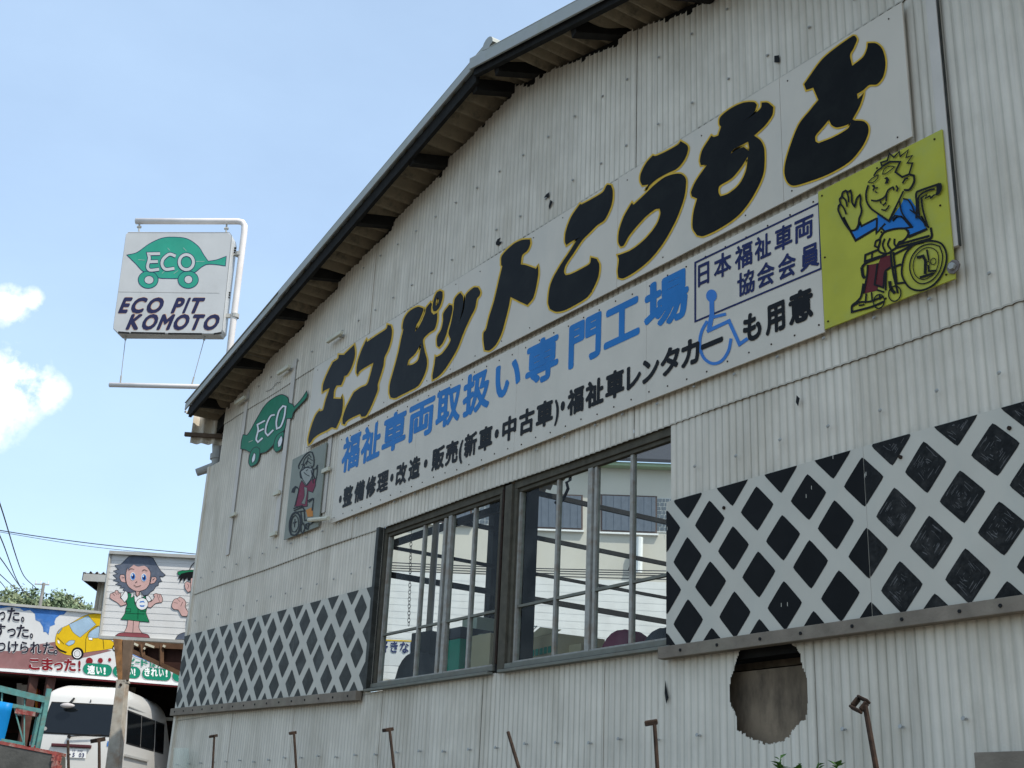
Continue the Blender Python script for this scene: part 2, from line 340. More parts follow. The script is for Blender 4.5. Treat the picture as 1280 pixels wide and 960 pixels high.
class Art:
    """flat print laid on a plane; every layer a hair above the one before"""
    def __init__(s, plane, o, sc, lift=.004, step=.0004): s.pl = plane; s.o = o; s.s = sc; s.l = lift; s.st = step; s.mb = MB()
    def w(s, q, l): return s.pl.p(s.o[0] + q[0] / s.s, s.o[1] + q[1] / s.s, l)
    def fill(s, pts, M, holes=(), sm=True, sub=4, line=None, lw=3):
        loops = [smooth_loop(p, True, 50, sub) if sm else [Vector(q) for q in p] for p in (pts, *holes)]
        allp = [q for lp in loops for q in lp]
        tr = tessellate_polygon([[Vector((q.x, q.y, 0)) for q in lp] for lp in loops])
        vs = [s.w(q, s.l) for q in allp]; fs = []
        for t in tr:
            a, b, c = [vs[i] for i in t]
            fs.append(tuple(t) if (b - a).cross(c - a).dot(s.pl.N) > 0 else tuple(reversed(t)))
        s.mb.add(vs, fs, M); s.l += s.st
        if line:
            for lp in loops: s._rib(lp, lw, line, True)
    def _rib(s, P, w, M, closed):
        n = len(P); 
        Q = [P[0]]
        for q in P[1:]:
            if (q - Q[-1]).length > 1e-3: Q.append(q)
        if closed and (Q[0] - Q[-1]).length < 1e-3: Q.pop()
        P = Q; n = len(P); A = []; B = []
        if n < 2: return
        for i in range(n):
            if closed: a = (P[i] - P[i - 1]); b = (P[(i + 1) % n] - P[i])
            else: a = P[i] - P[max(i - 1, 0)]; b = P[min(i + 1, n - 1)] - P[i]
            if a.length < 1e-6: a = b
            if b.length < 1e-6: b = a
            a = a.normalized(); b = b.normalized(); t = a + b
            if t.length < .2: t = b
            t.normalize(); nn_ = Vector((-t.y, t.x)); k = 1 / max(.6, abs(nn_.dot(Vector((-b.y, b.x)))))
            A.append(P[i] + nn_ * w / 2 * k); B.append(P[i] - nn_ * w / 2 * k)
        vs = [s.w(q, s.l) for q in A + B]; fs = []
        for i in range(n if closed else n - 1): j = (i + 1) % n; fs.append((i, j, n + j, n + i))
        s.mb.add(vs, fs, M); s.l += s.st
    def line(s, pts, w, M, closed=False, sm=True): s._rib(smooth_loop(pts, closed, 60, 5) if sm else [Vector(q) for q in pts], w, M, closed)
    def ell(s, cx, cy, rx, ry, M, rot=0, line=None, lw=3, hole=None, n=28):
        c, d = math.cos(rot), math.sin(rot)
        L_ = lambda a, b: [(cx + a * math.cos(t) * c - b * math.sin(t) * d, cy + a * math.cos(t) * d + b * math.sin(t) * c) for t in [2 * math.pi * k / n for k in range(n)]]
        if M: s.fill(L_(rx, ry), M, holes=[L_(*hole)] if hole else (), sm=False, line=line, lw=lw)
        elif line: s._rib([Vector(q) for q in L_(rx, ry)], lw, line, True)

_gc = {}
def glyph(ch, off):
    k = (ch, off)
    if k in _gc: return _gc[k]
    c = bpy.data.curves.new('t', 'FONT'); c.body = ch; c.offset = off; c.resolution_u = 3; c.fill_mode = 'FRONT'
    o = bpy.data.objects.new('t', c); SC.collection.objects.link(o)
    me = o.evaluated_get(bpy.context.evaluated_depsgraph_get()).to_mesh()
    vs = [(v.co.x, v.co.y) for v in me.vertices]; fs = [tuple(p.vertices) for p in me.polygons]
    o.evaluated_get(bpy.context.evaluated_depsgraph_get()).to_mesh_clear()
    bpy.data.objects.remove(o); bpy.data.curves.remove(c); _gc[k] = (vs, fs); return _gc[k]
def put_glyph(mb, pl, ch, off, fx, z0, z1, M, lift, ink=True):
    """fx(t): t 0..1 across the ink; z0/z1 = functions of t giving plane points bottom/top of the em box"""
def text_chars(art, chars, top, bot, M, off=.03, em=(-.08, .83), slant=0, lift=None, parent=None, name='letter'):
    """chars: list of (char, x_left, x_right) in local px at mid height; top/bot: two points each giving the line's top and bottom.
    The light built-in face is emboldened by stacking shifted copies, each a hair above the last"""
    l = art.l if lift is None else lift
    def yl(seg, x): (x0, y0), (x1, y1) = seg; return y0 + (y1 - y0) * (x - x0) / (x1 - x0)
    for ch, xl, xr in chars:
        vs0, fs = glyph(ch, 0)
        if not vs0: continue
        ax = min(v[0] for v in vs0) - off; bx = max(v[0] for v in vs0) + off; mb = MB() if parent is not None else art.mb
        dirs = [(0, 0)] + [(math.cos(k * math.pi / 4), math.sin(k * math.pi / 4)) for k in range(8)] if off > 0 else [(0, 0)]
        for q_, (dx, dy) in enumerate(dirs):
            out = []
            for x, y in vs0:
                x += dx * off; y += dy * off
                px = xl + (xr - xl) * (x - ax) / (bx - ax); t = (y - em[0]) / (em[1] - em[0])
                yt = yl(top, px); yb = yl(bot, px); h = yb - yt
                out.append(art.w((px + slant * h * (t - .5), yb + (yt - yb) * t), l + q_ * .00004))
            nf = []
            for f in fs:
                a, b, c = out[f[0]], out[f[1]], out[f[2]]
                nf.append(f if (b - a).cross(c - a).dot(art.pl.N) > 0 else tuple(reversed(f)))
            mb.add(out, nf, M)
        if parent is not None: mb.build(name, parent)
    if lift is None: art.l += art.st
def vslant(x, y):
    """image lean of a vertical line at pixel (x,y): dx per dy"""
    return (836.2 - x) / (-3666.6 - y)

PITCH = .0622
def prof(x, amp=.011):
    c = abs(math.cos(math.pi * x / PITCH)); return amp * (1 - c ** .75)      # 0 on the crest .. amp in the valley
def sheet(name, parent, x0, x1, z0, z1, y, M, amp=.011, seg=8, hole=None, lip=True, nz=1, back=0):
    """a corrugated sheet, crests towards -Y; z0/z1 may be functions of x; hole(x) -> (zb, zt) or None"""
    mb = MB(); k = mb.mi(M); n = max(2, int(round((x1 - x0) / PITCH * seg))); fz0 = z0 if callable(z0) else (lambda x: z0); fz1 = z1 if callable(z1) else (lambda x: z1)
    xs = [x0 + (x1 - x0) * i / n for i in range(n + 1)]
    def add(p, v): mb.v.append(p); mb.val[len(mb.v) - 1] = v; return len(mb.v) - 1
    def strip(i, za, zb, xa, xb):
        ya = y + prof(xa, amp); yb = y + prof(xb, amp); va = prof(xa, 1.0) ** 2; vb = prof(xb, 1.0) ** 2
        a = add((xa, ya, za[0]), va); b = add((xb, yb, za[1]), vb); c = add((xb, yb, zb[1]), vb); d = add((xa, ya, zb[0]), va)
        mb.f.append((a, b, c, d)); mb.m.append(k)
    for i in range(n):
        xa, xb = xs[i], xs[i + 1]; xm = (xa + xb) / 2
        b0 = fz0(xm); t0 = fz1(xm)
        h = hole(xm) if hole else None
        if lip and not h:
            e_ = b0 + .010; strip(i, (b0, b0), (e_, e_), xa, xb)
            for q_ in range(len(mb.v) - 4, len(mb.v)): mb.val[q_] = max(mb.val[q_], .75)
            strip(i, (e_, e_), (t0, t0), xa, xb)
        elif h:
            if h[0] > b0: strip(i, (b0, b0), (h[0], h[0]), xa, xb)
            if h[1] < t0: strip(i, (h[1], h[1]), (t0, t0), xa, xb)
        else: strip(i, (b0, b0), (t0, t0), xa, xb)
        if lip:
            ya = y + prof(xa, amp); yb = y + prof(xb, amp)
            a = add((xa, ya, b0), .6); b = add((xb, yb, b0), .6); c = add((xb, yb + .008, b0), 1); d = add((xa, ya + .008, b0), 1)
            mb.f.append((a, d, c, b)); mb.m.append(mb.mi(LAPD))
    return mb.build(name, parent)

# ------------------------------------------------------------------ ground
Z = lambda z: z + CZ                # heights measured from the eye line -> world heights
def gz(x, y):
    """street in front, raised lot behind the retaining wall, rising a little towards the shelter"""
    if y < -2.35: 
        # street; a ramp climbs to the lot on the far left
        t = min(1, max(0, (-x - 16) / 6)); return t * 1.9 * (1 if y > -9 else max(0, 1 - (-9 - y) / 6))
    return 1.75 + .35 * min(1, max(0, (-x - 14) / 6))
def ground():
    xs = [-600, -300, -150, -80, -50] + [-40 + 1 * i for i in range(0, 61)] + [40, 80, 150, 300, 600]
    ys = [-600, -300, -100, -40, -20, -15, -12, -9, -6, -4, -2.36, -2.34, -1, 0, 3, 6, 10, 15, 25, 40, 80, 150, 300, 600]
    mb = MB(); vs = [(x, y, gz(x, y)) for y in ys for x in xs]; n = len(xs)
    mb.add(vs, [(j * n + i, j * n + i + 1, (j + 1) * n + i + 1, (j + 1) * n + i) for j in range(len(ys) - 1) for i in range(n - 1) if ys[j + 1] > -2.35], GRAV)
    mb.add(vs, [(j * n + i, j * n + i + 1, (j + 1) * n + i + 1, (j + 1) * n + i) for j in range(len(ys) - 1) for i in range(n - 1) if ys[j + 1] <= -2.35], ASPH)
    o = mb.build('ground'); o['kind'] = 'structure'
ground()
mb = MB()
mb.b2(-16, 6, -2.5, -2.2, -.05, 1.80, CONCL)
o = mb.build('retaining_wall', bevel=.015); tag(o, 'low concrete retaining wall along the street below the workshop', 'wall')

# ------------------------------------------------------------------ the workshop building
XL, XR, XM = -14.86, -1.25, -8.06
RZ = 6.42                                   # underside line of the roof verge at the ridge
XA = -7.84                                  # the left slope laps over the right one at the ridge
def roofz(x): return RZ - .222 * abs(x - XM) if x < XA else RZ - .222 * (x - XM)
def roofl(x): return RZ + .222 * (x - XM)
B = thing('workshop_building', 'long workshop with off-white corrugated gable wall, painted signs and diamond lattice bands', 'building')
LAP1, LAP2, SILL = 4.785, 2.64, 1.18
WX0, WX1, WZ1 = -9.93, -5.93, 2.625
rnd = random.Random(3)
jit = {}
PURP = [((279, 511), (250, 508)), ((330, 461), (292, 458)), ((384, 400), (345, 396)), ((426, 351), (386, 347)), ((490, 284), (446, 280)), ((558, 210), (513, 205)), ((641, 118), (592, 114)), ((673, 95), (620, 91)), ((775, 47), (716, 43))]
PURI = [wX(*a) for a, b in PURP]
PURI += [PURI[-1] + 1.14 * k for k in (1, 2, 3, 4)]
def gtop(x):
    k = math.floor(x / PITCH); 
    if k not in jit: jit[k] = rnd.uniform(-.012, .012) - (.03 if rnd.random() < .08 else 0)
    xx = k * PITCH + PITCH / 2; j = max([p for p in PURI if p <= xx], default=-15.6); nx = min([p for p in PURI if p > xx], default=j + 1.15)
    return Z(roofz(xx) + .025 - .085 * (xx - j) / (nx - j) + jit[k])
joints = [-14.86, -14.14, -13.42, -12.72, -12.0, -11.28, -10.56, -9.84, -9.12, -8.42, -7.72, -7.0, -6.3, -5.6, -4.88, -4.2, -3.5, -2.78, -2.02, -1.25]
XN = wX(278.5, 548); ZN = wZ(262, 584)
for i in range(len(joints) - 1):
    a, b = joints[i], joints[i + 1]
    dy = lambda: -.0015 * (i % 3) + rnd.uniform(-.0006, .0006)
    if b > XN: sheet('wall_sheet', B, max(a, XN) - .012, b, lambda x: Z(LAP1) + .004 * math.sin(x * 3), gtop, -.012 + dy() - (.004 if i % 2 else 0), SHEET)
    sheet('wall_sheet', B, a - .012, b, lambda x: Z(LAP2) + .005 * math.sin(x * 2.2 + 1), (lambda x: Z(LAP1) + .05 if x > XN else ZN), -.004 + dy() - (.003 if i % 2 else 0), SHEET)
j2 = [-14.86, -13.9, -12.95, -11.98, -11.02, -9.93]
for a, b in zip(j2, j2[1:]): sheet('wall_sheet', B, a - .01, b, Z(1.13), Z(LAP2) + .05, .006 + rnd.uniform(-.002, .001), SHEET)
j3 = [-5.93, -5.0, -4.1, -3.15, -2.2, -1.25]
for a, b in zip(j3, j3[1:]): sheet('wall_sheet', B, a - (.01 if a > -5.9 else 0), b, Z(1.13), Z(LAP2) + .05, .006 + rnd.uniform(-.002, .001), SHEET)
# broken hole in the lower sheet
hp = [(923, 812), (921, 822), (916, 835), (912, 848), (910.5, 862), (912, 880), (918, 893), (922, 905), (920, 914), (932, 918), (940, 925), (950, 927), (958, 931), (972, 926), (983, 922), (987, 914), (995, 905), (1004, 900), (1007, 885), (1008.5, 868), (1007, 850), (1003, 840), (1000, 826), (999, 816), (992, 808), (985, 803)]
hw = [(wX(x, y), wZ(x, y)) for x, y in hp]
hx0 = min(p[0] for p in hw); hx1 = max(p[0] for p in hw)
def hole(x):
    if not (hx0 < x < hx1): return None
    cr = []
    for i in range(len(hw)):
        (xa, za), (xb, zb) = hw[i], hw[(i + 1) % len(hw)]
        if (xa - x) * (xb - x) < 0: cr.append(za + (zb - za) * (x - xa) / (xb - xa))
    if len(cr) < 2: return None
    rr = random.Random(int(x * 52)); r3 = random.Random(int(x * 200)); return (min(cr) + rr.uniform(-.012, .008) + r3.uniform(-.003, .003), max(max(cr) + rr.uniform(-.004, .01), 0) if max(cr) < Z(1.09) else Z(1.3))
j4 = [-14.86, -14.0, -13.1, -12.3, -11.5, -10.7, -9.7, -8.85, -8.1, -7.33, -6.6, -5.95, -4.75, -4.05, -3.3, -2.4, -1.25]
for q, (a, b) in enumerate(zip(j4, j4[1:])):
    top = 1.165 if -9.9 < (a + b) / 2 < -5.9 else 1.15
    sheet('wall_sheet', B, a - (.01 if q else 0), b, 1.70, Z(top), .012 - (.004 if q % 2 else 0) + rnd.uniform(-.001, .001), SHEET, hole=hole if a < hx1 and b > hx0 else None, lip=False)
# boarding seen inside the hole
mb = MB(); mb.b2(-5.62, -4.62, .10, .125, Z(.35), Z(.985), PLY); mb.build('plywood_board', B)
mb = MB(); mb.b2(-5.8, -4.4, .3, .33, Z(.3), Z(1.3), DARKIN); mb.build('backing_board', B)
mb = MB(); mb.b2(-5.7, -4.5, .05, .11, Z(1.05), Z(1.11), DARKW); mb.build('wall_rail', B)
# side and rear walls, slab, roof sheets
DEP = 13.0
mb = MB()
mb.b2(XL, XR, DEP, DEP + .08, 1.7, Z(4.7), DARKIN); mb.face([(XL, DEP, Z(4.7)), (XR, DEP, Z(4.7)), (XM, DEP, Z(6.4))], DARKIN)
mb.build('rear_wall', B)
mb = MB(); mb.b2(XR, XR + .05, .0, DEP, 1.7, Z(4.9), SHEET); mb.build('side_wall', B)
mb = MB(); mb.b2(XL + .1, XR - .1, .15, DEP - .1, 1.7, 1.86, CONCL); mb.build('floor_slab', B)
mb = MB()
for y in (.12, 4.3, 8.6, 12.8): mb.b2(XL + .02, XL + .16, y, y + .14, 1.7, Z(4.85), DARKW)
mb.build('side_post', B)
for z, t in ((3.265, .075), (3.64, .04), (4.18, .06), (4.86, .07)):
    mb = MB(); mb.b2(XL + .20, XL + .26, .05, DEP, Z(z) - t / 2, Z(z) + t / 2, DARKW); mb.build('side_girt', B)
# roof: corrugated sheets, ridges of the sheeting run across the verge as the photograph shows them
VY = -.42
roofr = lambda x: RZ - .222 * (x - XM)
def roof_half(xa, xb, name, yend):
    n = 0; step = .91; s = 1 if xb > xa else -1; x = xa
    while (xb - x) * s > .01:
        x2 = x + s * step if (xb - x - s * step) * s > .2 else xb
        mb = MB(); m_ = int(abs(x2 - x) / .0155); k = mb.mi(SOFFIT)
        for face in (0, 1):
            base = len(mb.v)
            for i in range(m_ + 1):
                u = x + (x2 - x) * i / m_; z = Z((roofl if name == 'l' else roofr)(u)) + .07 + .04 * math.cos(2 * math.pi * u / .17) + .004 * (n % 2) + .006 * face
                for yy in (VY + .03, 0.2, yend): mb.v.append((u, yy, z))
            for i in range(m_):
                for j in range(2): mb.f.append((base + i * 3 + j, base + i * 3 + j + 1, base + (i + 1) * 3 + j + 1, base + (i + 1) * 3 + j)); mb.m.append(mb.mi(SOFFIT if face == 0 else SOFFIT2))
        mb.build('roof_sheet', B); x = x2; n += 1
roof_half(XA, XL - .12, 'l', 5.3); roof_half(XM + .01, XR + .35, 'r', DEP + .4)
# pale metal verge caps (left slope in two lengths, right slope one run) and dark barge boards behind them
def slope_bar(name, xa, xb, y0, y1, za, zb, M, fn=None):
    fn = fn or roofz
    mb = MB(); A = [(xa, y0, Z(fn(xa)) + za), (xa, y1, Z(fn(xa)) + za), (xa, y1, Z(fn(xa)) + zb), (xa, y0, Z(fn(xa)) + zb)]
    Bq = [(xb, y0, Z(fn(xb)) + za), (xb, y1, Z(fn(xb)) + za), (xb, y1, Z(fn(xb)) + zb), (xb, y0, Z(fn(xb)) + zb)]
    mb.hexa(A, Bq, M); return mb.build(name, B, bevel=.004)
slope_bar('verge_cap', -14.80, -11.98, VY - .03, VY - .012, .035, .118, FASCIA, roofl)
slope_bar('verge_cap', -12.05, XA, VY - .042, VY - .022, .03, .125, FASCIA, roofl)
slope_bar('verge_cap', XM - .01, XR + .4, VY - .075, VY - .055, .0, .118, FASCIA, roofr)
slope_bar('verge_top', -14.80, XA, VY - .042, VY + .16, .127, .137, FASCIA, roofl)
slope_bar('verge_top', XA, XR + .4, VY - .075, VY + .16, .120, .13, FASCIA, roofr)
slope_bar('barge_board', -14.7, XM + .0, VY + .0, VY + .04, -.10, .04, DARKW, roofl)
slope_bar('barge_board', XM + .0, XR + .4, VY - .03, VY + .02, -.05, .04, DARKW, roofr)
mb = MB()                                   # ridge cap, half round
for k in range(8):
    a0, a1 = math.pi * k / 8, math.pi * (k + 1) / 8; r = .085; zc = Z(roofl(XA)) + .06
    q = lambda a, y: (XA + .04 - r * math.cos(a), y, zc + r * math.sin(a))
    mb.face([q(a0, VY - .06), q(a1, VY - .06), q(a1, DEP + .4), q(a0, DEP + .4)], FASCIA)
    mb.face([q(a0, VY - .06), (XA + .04, VY - .06, zc - .04), q(a1, VY - .06)], FASCIA)
mb.build('ridge_cap', B)
PO_ = Pl((0, VY + .03, 0), (0, -1, 0))
for (ia, oa), xi in zip(PURP + [None and 0] * 0, PURI):
    mb = MB(); i_ = WALL.p(*ia); o_ = PO_.p(*oa); i_ = i_ + Vector((0, 0, .05)); o_ = o_ + Vector((0, 0, .05))
    mb.beam(o_, i_ + (i_ - o_) * .15, .09, .11, DARKW); mb.beam(i_ + (i_ - o_) * .13 + Vector((0, 0, .0)), Vector((i_.x, 5.2, i_.z)), .08, .10, DARKW); mb.build('purlin', B)
for xi in PURI[len(PURP):]:
    mb = MB(); z = Z(roofr(xi)) + .02; mb.beam((xi - .12, VY + .03, z - .1), (xi, .1, z), .09, .11, DARKW); mb.build('purlin', B)
# dark wall plate in the gap over the sheets
for xa, xb in ((XL, XM - .1), (XM + .1, XR)):
    slope_bar('wall_plate', xa, xb, .03, .10, -.14, .04, DARKW)
# tie beam inside the left bay
mb = MB(); mb.b2(XL + .1, -11.0, 1.95, 2.0, Z(3.345), Z(3.425), DARKW); mb.build('tie_beam', B)
# eave: corrugated return, rusty rail, outlet and spout
ea = math.radians(56); pe = Pl((XL, .05, 0), (math.sin(ea), -math.cos(ea), 0))
mb = MB(); k = 60; a = pe.p(243.5, 512); b = pe.p(282, 514); zt = b.z + .25; zb = pe.p(242, 554).z; a.z = b.z = 0; ln = (b - a).length
for i in range(k):
    t0, t1 = i / k, (i + 1) / k; f = lambda t: pe.N * (-.02 + .03 * math.cos(2 * math.pi * t * ln / .15)); q0 = a.lerp(b, t0) + f(t0); q1 = a.lerp(b, t1) + f(t1)
    mb.face([(q0.x, q0.y, zb), (q1.x, q1.y, zb), (q1.x, q1.y, zt), (q0.x, q0.y, zt)], SHEET)
mb.build('eave_return', B, smooth=True)
mb = MB(); mb.beam(pe.p(232, 544, .04), pe.p(279, 547, .04), .05, .05, mat('brown_post2', (.12, .085, .06), rough=.9, var=.3)); mb.build('eave_rail', B)
mb = MB(); q = lambda x, y: pe.p(x, y, -.12)
mb.tube([q(270, 552), q(270, 566)], .075, METAL, 14); mb.tube([q(269.5, 564.5), q(269, 571)], .095, METAL, 14)
mb.tube([q(269, 570), q(268, 578), q(262, 581), q(243, 587.5)], [.08, .07, .058, .05], METAL, 14)
mb.build('rainwater_spout', B, smooth=False)
mb = MB(); mb.b2(XL - .01, XL + .06, -.02, .06, 1.75, ZN, SHEET); mb.build('corner_strip', B)
# vertical cover strips with clamps, and cream lamp arms above them
STRIP = mat('strip_paint', (.62, .56, .48), rough=.6, var=.08, scale=3, stain=(.4, .38, .3), stain_amt=.4, streak=1)
def vstrip(px, py, z0, z1, wdt, label=None):
    x = wX(px, py); mb = MB(); mb.b2(x - wdt, x, -.0225, -.014, Z(z0), Z(z1), STRIP); mb.b2(x + .001, x + .006, -.0205, -.016, Z(z0), Z(z1), METAL); o = mb.build('cover_strip', B); return x
WHITEP2 = SHEET
xs1 = vstrip(304.5, 560, 2.98, 5.05, .09); xs2 = vstrip(359.5, 570, 2.98, 5.05, .10); xs3 = vstrip(412, 600, 3.02, 3.98, .09)
mb = MB(); xr = wX(1190, 150); mb.b2(xr - .075, xr - .008, -.04, -.018, Z(3.06), Z(roofz(xr)) - .05, STRIP); mb.b2(xr - .007, xr, -.034, -.018, Z(3.06), Z(roofz(xr)) - .05, LGREY); mb.build('cover_strip', B)
for px, py in ((413, 588), (351, 617), (347, 668), (296, 644)):
    mb = MB(); p = WALL.p(px, py); mb.b2(p.x - .1, p.x + .06, -.055, -.03, p.z - .02, p.z + .02, CREAM); mb.build('clamp', B)
for (xa, ya), (xb, yb) in (((301, 506), (315, 498)), ((354, 469), (371, 460)), ((416, 430), (437, 417))):
    pa = WALL.p(xa, ya); pb = WALL.p(xb, yb); zz = (pa.z + pb.z) / 2; mb = MB()
    mb.b2(pa.x + .03, pb.x - .03, -.10, -.06, zz - .022, zz + .022, CREAM); mb.b2(pb.x - .14, pb.x - .1, -.065, -.01, zz - .02, zz + .02, METAL)
    mb.build('lamp_arm', B, bevel=.008)
# fasteners
mb = MB(); rr = random.Random(5)
for z in (.62, 2.29, 2.83, 5.02, 5.62):
    x = XL + .3
    while x < XR:
        hh_ = hole(x) if z == .62 else None
        if z < roofz(x) - .15 and not (hh_ and hh_[0] - .03 < Z(z) < hh_[1]) and not (z == 2.29 and WX0 < x < WX1):
            zz = Z(z) + rr.uniform(-.012, .012); xx = round(x / PITCH) * PITCH
            mb.tube([(xx, -.02 if z > 1 else .004, zz), (xx, -.034 if z > 1 else -.012, zz - .003)], .007, METAL, 5); mb.tube([(xx, -.022, zz), (xx, -.026, zz + .001)], .012, METAL, 6)
        x += .372
o = mb.build('fastener', B); o['kind'] = 'stuff'
# small holes and cracks in the sheeting: dark torn flaps
for pts in ([(620, 303), (622, 299), (626, 297), (624, 302), (628, 302), (624, 307), (620, 306)], [(604, 330), (610, 330), (614, 326), (613, 334), (607, 337)], [(680, 247), (683, 243), (687, 240), (686, 247)], [(968, 70), (974, 69), (975, 78), (968, 78)],
            [(688, 250), (691, 252), (687, 262), (686, 258)], [(996, 494), (1000, 498), (998, 508), (995, 503)], [(832, 850), (834, 862), (836, 872), (833, 880), (831, 866)]):
    A = Art(Pl((0, -.0185 if pts[0][1] < 600 else .001, 0), (0, -1, 0)), (0, 0), 1, .002); A.fill(pts, RUBBER, sm=False); A.mb.build('torn_hole', B)
A = Art(Pl((0, -.02, 0), (0, -1, 0)), (295, 450), 6.86, .002)
A.line([(255, 270), (290, 258), (320, 235), (345, 200), (385, 188)], 3, INK); A.mb.build('crack', B)

# ------------------------------------------------------------------ windows
def window(x0, x1, bars, sash_z, midpost):
    W = bpy.data.objects.new('window', None); link(W, B)
    f = MB(); F = .042
    f.b2(x0, x1, .022, .10, Z(WZ1) - F, Z(WZ1) + .07, FRAMEW); f.b2(x0, x0 + F, .022, .10, Z(SILL) + F, Z(WZ1) - F, FRAMEW); f.b2(x1 - F, x1, .022, .10, Z(SILL) + F, Z(WZ1) - F, FRAMEW)
    f.b2(x0, x1, .0, .10, Z(SILL), Z(SILL) + F, SILLM)
    f.b2(x0 + F, x1 - F, .04, .08, Z(WZ1) - F - .03, Z(WZ1) - F, FRAMEW); f.build('frame', W, bevel=.004)
    s = MB(); s.b2(x0 - .01, x1 + .01, -.055, -.0, Z(SILL) - .03, Z(SILL) - .008, SILLM); s.b2(x0 - .01, x1 + .01, -.035, -.0, Z(SILL) - .007, Z(SILL) - .001, DARKW); s.build('sill', W, bevel=.004)
    a, b = x0 + F, x1 - F; za, zb = Z(SILL) + F, Z(WZ1) - F - .03
    m_ = MB()
    for xx, wd in bars: m_.b2(xx - wd / 2, xx + wd / 2, .05 if wd < .05 else .04, .085, za, zb, STEEL)
    m_.b2(a, a + .022, .045, .09, za, zb, STEEL); m_.b2(b - .022, b, .045, .09, za, zb, STEEL)
    m_.b2(a, b, .046, .09, za, za + .02, STEEL); m_.build('sash', W)
    h = MB(); h.b2(a, b, .052, .08, sash_z - .010, sash_z + .010, SILLM); h.build('glazing_bar', W)
    xs = [a] + [q for q, w_ in bars] + [b]
    for u, v in zip(xs, xs[1:]):
        for z0, z1 in ((za, sash_z), (sash_z, zb)):
            g = MB(); g.face([(u, .068, z0), (v, .068, z0), (v, .068, z1), (u, .068, z1)], GLASS); g.build('pane', W)
    return W
xm0 = wX(621, 720); xm1 = wX(637, 720)
lb = [(wX(460 + 170 / 2.91, 530 + 600 / 2.91), .026), (wX(460 + 246 / 2.91, 530 + 600 / 2.91), .04), (wX(460 + 268 / 2.91, 530 + 600 / 2.91), .05), (wX(460 + 353 / 2.91, 530 + 600 / 2.91), .028)]
rb = [(wX(460 + 660 / 2.91, 530 + 560 / 2.91), .026), (wX(460 + 783 / 2.91, 530 + 560 / 2.91), .05), (wX(460 + 800 / 2.91, 530 + 560 / 2.91), .028), (wX(460 + 934 / 2.91, 530 + 560 / 2.91), .03)]
szl = wZ(460 + 250 / 2.91, 530 + 718 / 2.91); szr = wZ(460 + 800 / 2.91, 530 + 600 / 2.91)
window(WX0, xm0, lb, szl, 0); window(xm1 - .02, WX1 + .035, rb, szr, 0)
mb = MB(); mb.b2(xm0 + .002, xm0 + .06, .02, .12, Z(SILL) - .02, Z(WZ1) + .0, DARKW); mb.b2(xm0 + .062, xm1 - .022, -.0, .12, Z(SILL) - .02, Z(WZ1) + .0, FRAMEW); mb.b2(xm0 + .02, xm0 + .045, .0, .02, Z(SILL) + .05, Z(WZ1) - .02, RUST); mb.build('mullion', B, bevel=.004)
mb = MB(); mb.b2(WX0 - .055, WX0 - .002, -.04, .05, Z(SILL) - .01, Z(LAP2), LGREY); mb.build('jamb', B)
mb = MB(); mb.b2(-8.0 + .02, -7.86, .14, .3, 1.8, Z(2.9), DARKW)
mb.build('inner_post', B)

